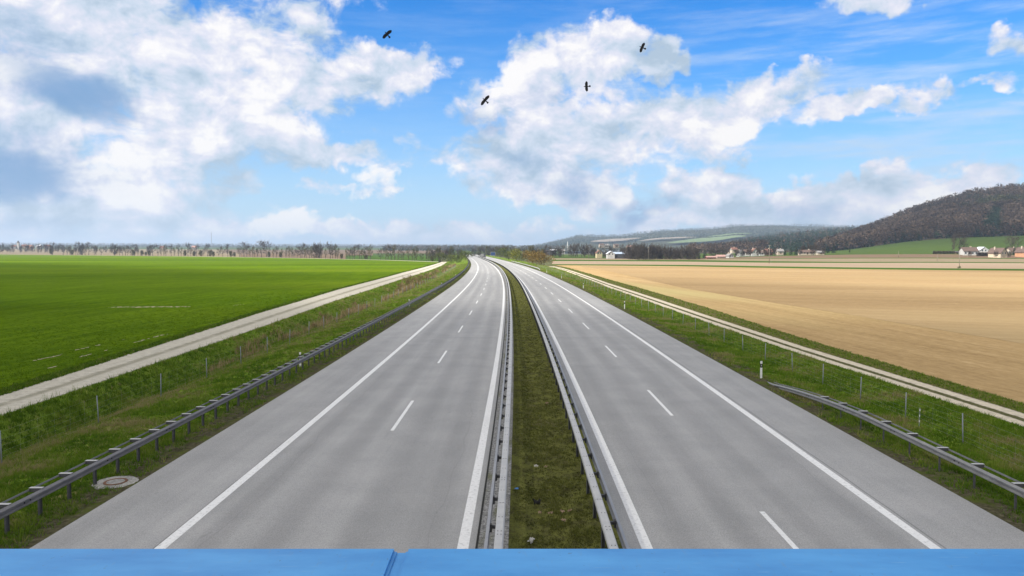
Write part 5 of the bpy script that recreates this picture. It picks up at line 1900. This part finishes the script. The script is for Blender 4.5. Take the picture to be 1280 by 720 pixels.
for u, v, d, hp, lab in [(709.5, 311, 1600, 9, 'pale slender mast rising over the hedgerow left of the far hill'), (264.5, 309.5, 2600, 19, 'faint thin lattice mast on the left horizon')]:
    h = hp * d / 892.98
    t = thing('radio_mast', lab, 'mast', at(u, v, d))
    b = MB()
    w0 = .9
    for sx in (-1, 1):
        for sy in (-1, 1):
            b.tube([(sx * w0, sy * w0, -3), (sx * .25, sy * .25, h)], .22 if u > 500 else .12, 4)
    for k in range(14):
        z0, z1 = h * k / 14, h * (k + 1) / 14
        a, c = w0 - (w0 - .25) * k / 14, w0 - (w0 - .25) * (k + 1) / 14
        for sy in (-1, 1):
            b.tube([(-a, sy * a, z0), (c, sy * c, z1)], .1, 3)
            b.tube([(sy * a, -a, z0), (sy * c, c, z1)], .1, 3)
    b.build('lattice', M['white_plastic'] if u > 500 else M['zinc'], t)
    MB().tube([(0, 0, h), (0, 0, h * 1.12)], .1, 5).build('antenna', M['zinc'], t)
# ------------------------------------------------------------------ sky, sun, air, camera
SUN_EL = math.radians(42)
SUN_DIR = Vector((-0.80, -0.42, 0)).normalized() * math.cos(SUN_EL) + Vector((0, 0, math.sin(SUN_EL)))

world = D.worlds.new('World')
scene.world = world
world.use_nodes = True
world.node_tree.nodes.clear()
t = NT(world.node_tree)
out = t.node('ShaderNodeOutputWorld')
bg = t.node('ShaderNodeBackground')
t.l.new(bg.outputs[0], out.inputs['Surface'])
sky = t.node('ShaderNodeTexSky', sky_type='NISHITA', sun_disc=False, sun_elevation=SUN_EL,
             sun_rotation=math.atan2(SUN_DIR.x, SUN_DIR.y), altitude=200, air_density=SKY_AIR, dust_density=SKY_DUST, ozone_density=SKY_OZONE)
hs = t.node('ShaderNodeHueSaturation', {'Hue': SKY_HUE, 'Saturation': SKY_SAT, 'Value': SKY_VAL, 'Color': sky.outputs[0]})
blue = hs.outputs[0]

dirv = co(t, 'Generated')
x, y, z = t.xyz(dirv)[:3]
az = t.math('ARCTAN2', x, y)
el = t.math('ARCSINE', z)
ang = t.comb(az, el, 0.0)


def sph(u, v):
    r = Vector(ray(u, v)).normalized()
    return math.atan2(r.x, r.y), math.asin(r.z)


CLOUDS = [  # centre (survey column, row), half sizes, tilt (degrees, + = rising to the right), weight
    (120, 40, 300, 100, -8, 1.0), (40, 150, 190, 110, 0, 1.0), (60, 280, 190, 34, 0, .8), (420, 290, 200, 14, 0, .5), (640, 292, 160, 12, 0, .5), (300, 62, 120, 62, 0, 1.0), (235, 130, 150, 85, -10, 1.0),
    (395, 105, 110, 50, 10, .95), (470, 92, 80, 34, 12, .9), (520, 82, 32, 22, 35, .85), (340, 20, 55, 26, 20, .7),
    (310, 165, 95, 45, 5, .8), (110, 250, 220, 62, -3, 1.0), (210, 272, 130, 26, 0, .95), (290, 215, 60, 22, 0, .75),
    (430, 193, 105, 18, 4, .72), (505, 213, 45, 20, 20, .62), (380, 287, 150, 18, 0, .72), (480, 294, 62, 16, 0, .95), (610, 291, 130, 13, 0, .7),
    (612, 128, 55, 34, 20, .9), (668, 105, 55, 52, 30, 1.0), (722, 72, 56, 46, 20, 1.0), (765, 48, 44, 30, 0, 1.0), (815, 72, 44, 28, 0, .9), (850, 74, 26, 14, 0, .7),
    (690, 160, 90, 62, 0, 1.0), (760, 185, 90, 55, 10, 1.0), (840, 152, 110, 42, 12, 1.0), (930, 138, 95, 34, 8, 1.0), (985, 110, 42, 20, 30, .8), (1040, 140, 60, 20, 6, .9), (1092, 130, 32, 15, 20, .9),
    (650, 215, 80, 42, 0, .95), (730, 235, 70, 34, -10, .9), (600, 195, 55, 26, 0, .7), (880, 195, 40, 16, 0, .55),
    (870, 235, 70, 30, 12, .95), (960, 258, 140, 36, 3, 1.1), (1085, 243, 130, 32, 4, 1.15), (1190, 232, 80, 20, 4, .95), (1040, 275, 200, 16, 0, .9), (810, 268, 70, 24, 25, .85), (880, 270, 110, 18, 0, .9),
    (1085, 6, 55, 24, 0, .9), (1150, 132, 38, 17, 10, .72), (1225, 110, 36, 11, 0, .7), (1275, 48, 24, 24, 0, .75),
    (690, 288, 80, 14, 0, .6), (60, 60, 160, 90, 0, .5), (150, 200, 170, 60, -5, .6), (240, 40, 70, 34, -25, .8), (330, 118, 90, 44, 0, .8), (415, 235, 60, 8, 0, .45), (555, 200, 60, 16, 10, .5), (300, 0, 60, 16, -10, .4), (-150, 120, 200, 190, 0, .9), (1420, 120, 120, 60, 0, .8), (1500, 210, 150, 50, 0, .8), (200, -160, 330, 120, 0, .8), (900, -180, 260, 80, 0, .7),
]
SHADE = [  # heavier, darker cloud undersides
    (102, 114, 58, 28, -28, 1.25), (62, 92, 66, 24, -22, .55), (12, 216, 72, 34, 0, 1.25), (52, 186, 80, 24, -25, .4), (16, 286, 60, 14, 0, .3),
    (598, 152, 44, 18, 0, .7), (728, 236, 46, 20, 0, .5), (798, 270, 46, 15, 28, .8), (1008, 260, 40, 11, 0, .4), (655, 205, 40, 16, 0, .3), (10, 60, 60, 40, 0, .35), (690, 120, 24, 10, 0, .3),
]


def group_of(name, blobs, scale=1.0):
    """Node group: direction angles -> coverage, the largest of a set of soft ellipses."""
    g = D.node_groups.new(name, 'ShaderNodeTree')
    g.interface.new_socket('Vector', in_out='INPUT', socket_type='NodeSocketVector')
    g.interface.new_socket('Value', in_out='OUTPUT', socket_type='NodeSocketFloat')
    q = NT(g)
    gi = q.node('NodeGroupInput')
    go = q.node('NodeGroupOutput')
    acc = None
    for (u, v, ru, rv, tilt, w) in blobs:
        a, e = sph(u, v)
        ca = math.cos(a)
        k = math.radians(tilt)
        # local axes of the ellipse in (azimuth, elevation)
        mp = q.node('ShaderNodeMapping', {'Vector': gi.outputs[0], 'Location': (a, e, 0), 'Rotation': (0, 0, k),
                                          'Scale': (ru / 893 * ca * scale, rv / 893 * ca * scale, 1)}, vector_type='TEXTURE')
        d = q.vmath('DOT_PRODUCT', mp.outputs[0], mp.outputs[0])
        m = q.math('MULTIPLY_ADD', d, -w, w)
        acc = m if acc is None else q.node('ShaderNodeMath', {0: acc, 1: m, 2: 0.18}, operation='SMOOTH_MAX').outputs[0]
    acc = q.math('MAXIMUM', acc, -0.6)
    q.l.new(acc, go.inputs[0])
    return g


G_CLOUD = group_of('cloud_cover', CLOUDS, 1.12)
G_SHADE = group_of('cloud_shade', SHADE, 1.25)


def use(g, vec):
    return t.node('ShaderNodeGroup', {0: vec}, node_tree=g).outputs[0]


def puff(vec):
    """Billow noise on the sphere of directions, stretched sideways near the horizon."""
    w = t.noise(vec, 9, 2, 0.5)
    wv = t.vmath('ADD', vec, t.comb(t.math('MULTIPLY', t.math('SUBTRACT', w, .5), .05), t.math('MULTIPLY', t.math('SUBTRACT', w, .5), -.04), 0.0))
    v2 = t.map(wv, (1, 1.45, 1))
    a = t.noise(v2, 7.5, 3, 0.5)
    b = t.noise(v2, 22, 9, 0.63, 0.25)
    return t.math('ADD', t.math('MULTIPLY', a, 0.52), t.math('MULTIPLY', b, 0.48)), v2


n0, v2 = puff(ang)
n1, _ = puff(t.vmath('ADD', ang, (-0.012, 0.022, 0)))
def warp(vec, f, amt):
    nv = t.node('ShaderNodeTexNoise', {'Vector': vec, 'Scale': f, 'Detail': 4, 'Roughness': .6}).outputs['Color']
    return t.vmath('SCALE', t.vmath('SUBTRACT', nv, (.5, .5, .5)), scale=amt)


angw = t.vmath('ADD', ang, t.vmath('ADD', warp(ang, 7, .115), warp(t.vmath('ADD', ang, (3, 1, 0)), 24, .06)))
cov = use(G_CLOUD, angw)
far_noise = t.math('ADD', t.math('MULTIPLY', t.math('SUBTRACT', t.noise(dirv, 2.2, 4), .5), 3.0), 0.75)  # heavy cover for the unseen sky, added to neutralise the ambient light
behind = t.math('MAXIMUM', t.step(t.math('ABSOLUTE', az), 0.95, 1.25), t.step(el, 0.44, 0.62))
cov = t.math('ADD', t.math('MULTIPLY', cov, t.math('SUBTRACT', 1, behind)), t.math('MULTIPLY', far_noise, behind))
dens = t.math('ADD', t.math('MULTIPLY_ADD', cov, 1.0, 0.05), t.math('MULTIPLY', t.math('SUBTRACT', n0, 0.5), 4.0))
alpha = t.step(dens, 0.05, 0.75)
# light: side towards the sun is brighter, heavy undersides are blue grey
relief = t.math('MULTIPLY', t.math('SUBTRACT', n0, n1), 3.4)
shade = use(G_SHADE, t.vmath('ADD', ang, warp(ang, 9, .07)))
shn = t.math('ADD', shade, t.math('MULTIPLY', t.math('SUBTRACT', n1, .5), 1.6))
shk = t.step(shn, -0.25, 1.2)
soft = t.noise(t.map(ang, (1, 1.6, 1), (3, 1, 0)), 7, 4, 0.5)
lit = t.math('ADD', t.math('ADD', 0.45, relief), t.math('MULTIPLY', t.math('SUBTRACT', soft, 0.45), 2.6))
lit = t.math('ADD', lit, t.math('MULTIPLY', t.math('SUBTRACT', dens, .9), 0.15))
ccol = t.ramp(lit, [(0.0, tuple(CW * c for c in (0.46, 0.58, 0.71))), (0.38, tuple(CW * c for c in (0.64, 0.735, 0.86))), (0.66, tuple(CW * c for c in (0.81, 0.82, 0.93))),
                    (1.0, tuple(CW * c for c in (1.05, 1.02, 1.0)))])
ccol = t.mix(t.math('MULTIPLY', shk, .9), ccol, tuple(CW * c for c in (0.17, 0.35, 0.63)))
ccol = t.mix(t.math('MULTIPLY', behind, 0.8), ccol, tuple(CW * c for c in (1.0, 0.945, 0.86)))  # unseen cloud tinted warm white to offset the blue fill light
# thin high cirrus drawn out in streaks
cir = t.noise(t.map(ang, (1, 7, 1), (0, 0, 0), (0, 0, math.radians(-9))), 5.5, 6, 0.62)
ck = t.math('MULTIPLY', t.step(cir, 0.40, 0.72), 0.75)
cz = t.math('MULTIPLY', t.step(az, -0.1, 0.45), t.math('SUBTRACT', 1.0, t.step(el, 0.16, 0.38)))
ck = t.math('MULTIPLY', ck, t.math('MULTIPLY_ADD', cz, 0.85, 0.15))
c = t.mix(ck, blue, tuple(CW * q for q in (0.80, 0.86, 0.94)))
# horizon whitening by distant air
hz = t.math('SUBTRACT', 1.0, t.math('DIVIDE', el, 0.36), clamp=True)
c = t.mix(t.math('MULTIPLY', t.math('POWER', hz, 1.3), .92), c, tuple(CW * q for q in (0.40, 0.63, 0.90)))
c = t.mix(t.math('MULTIPLY', alpha, 0.97), c, ccol)
t.l.new(c, bg.inputs['Color'])
bg.inputs['Strength'].default_value = SKY_STRENGTH
world.cycles.sampling_method = 'MANUAL'
world.cycles.sample_map_resolution = 512

sun = D.lights.new('sun', 'SUN')
sun.energy = SUN_E
sun.angle = math.radians(1.2)
sun.color = (1.0, 0.945, 0.86)
so = D.objects.new('sun', sun)
COL.objects.link(so)
so.rotation_euler = SUN_DIR.to_track_quat('Z', 'Y').to_euler()

# overhead clouds (behind and above the bridge, and over the wooded hill) whose shade lies on the near road
def cloud(sx, sy, rx, ry, hz, tau, rot, alt, seed):
    ctr = Vector((sx, sy, 0)) + SUN_DIR * (alt / SUN_DIR.z)
    bm = bmesh.new()
    bmesh.ops.create_icosphere(bm, subdivisions=4, radius=1)
    co_ = np.array([v.co for v in bm.verts])
    nz = fbm(co_[:, 0] * 2.2 + 9, co_[:, 1] * 2.2 + co_[:, 2] * 1.3 + 9, seed)
    for v, k in zip(bm.verts, 0.80 + 0.42 * nz):
        v.co = Vector((v.co.x * rx * k, v.co.y * ry * k, v.co.z * hz * k))
    me = D.meshes.new('cloud')
    bm.to_mesh(me)
    bm.free()
    m = D.materials.new('cloud_vapour')
    m.use_nodes = True
    m.node_tree.nodes.clear()
    q = NT(m.node_tree)
    vol = q.node('ShaderNodeVolumePrincipled', {'Color': (1, 1, 1, 1), 'Density': tau * SUN_DIR.z / (2 * hz), 'Anisotropy': 0.3})
    o_ = q.node('ShaderNodeOutputMaterial')
    q.l.new(vol.outputs[0], o_.inputs['Volume'])
    me.materials.append(m)
    o = link('cloud', me, None, ctr, (0, 0, rot))
    o['kind'] = 'stuff'


cloud(-45, -25, 130, 135, 45, 2.0, 0.0, 560, 1)
cloud(-140, 20, 250, 250, 60, 0.85, 0.35, 800, 2)
cloud(-330, 190, 300, 200, 50, 1.35, -0.3, 620, 3)
cloud(800, 1050, 520, 560, 80, 0.6, 0.2, 760, 4)
cloud(290, 262, 170, 55, 30, 0.35, 0.0, 480, 5)

if HAZE > 0:
    hzm = D.materials.new('haze_air')
    hzm.use_nodes = True
    hzm.node_tree.nodes.clear()
    q = NT(hzm.node_tree)
    vol = q.node('ShaderNodeVolumePrincipled', {'Color': (0.62, 0.78, 1.0, 1), 'Density': HAZE, 'Anisotropy': 0.2})
    o_ = q.node('ShaderNodeOutputMaterial')
    q.l.new(vol.outputs[0], o_.inputs['Volume'])
    MB().box((-17000, -700, -3.5), (17000, 17000, 215)).build('haze', hzm)['kind'] = 'stuff'

cam = D.cameras.new('camera')
cam.sensor_width = 36
cam.lens = F * 36
cam.clip_start = 0.05
cam.clip_end = 40000
camo = D.objects.new('camera', cam)
COL.objects.link(camo)
camo.location = (0, 0, HCAM)
camo.rotation_euler = (math.pi / 2 - PITCH, 0, 0)
scene.camera = camo

vs = scene.view_settings
vs.view_transform = 'Standard'
vs.look = 'None'
vs.gamma = 1
vs.exposure = EXPOSURE
vs.use_curve_mapping = False
scene.render.engine = 'CYCLES'
cy = scene.cycles
cy.max_bounces = 6
cy.diffuse_bounces = 3
cy.glossy_bounces = 2
cy.transmission_bounces = 3
cy.volume_bounces = 0
cy.transparent_max_bounces = 6
cy.use_denoising = True
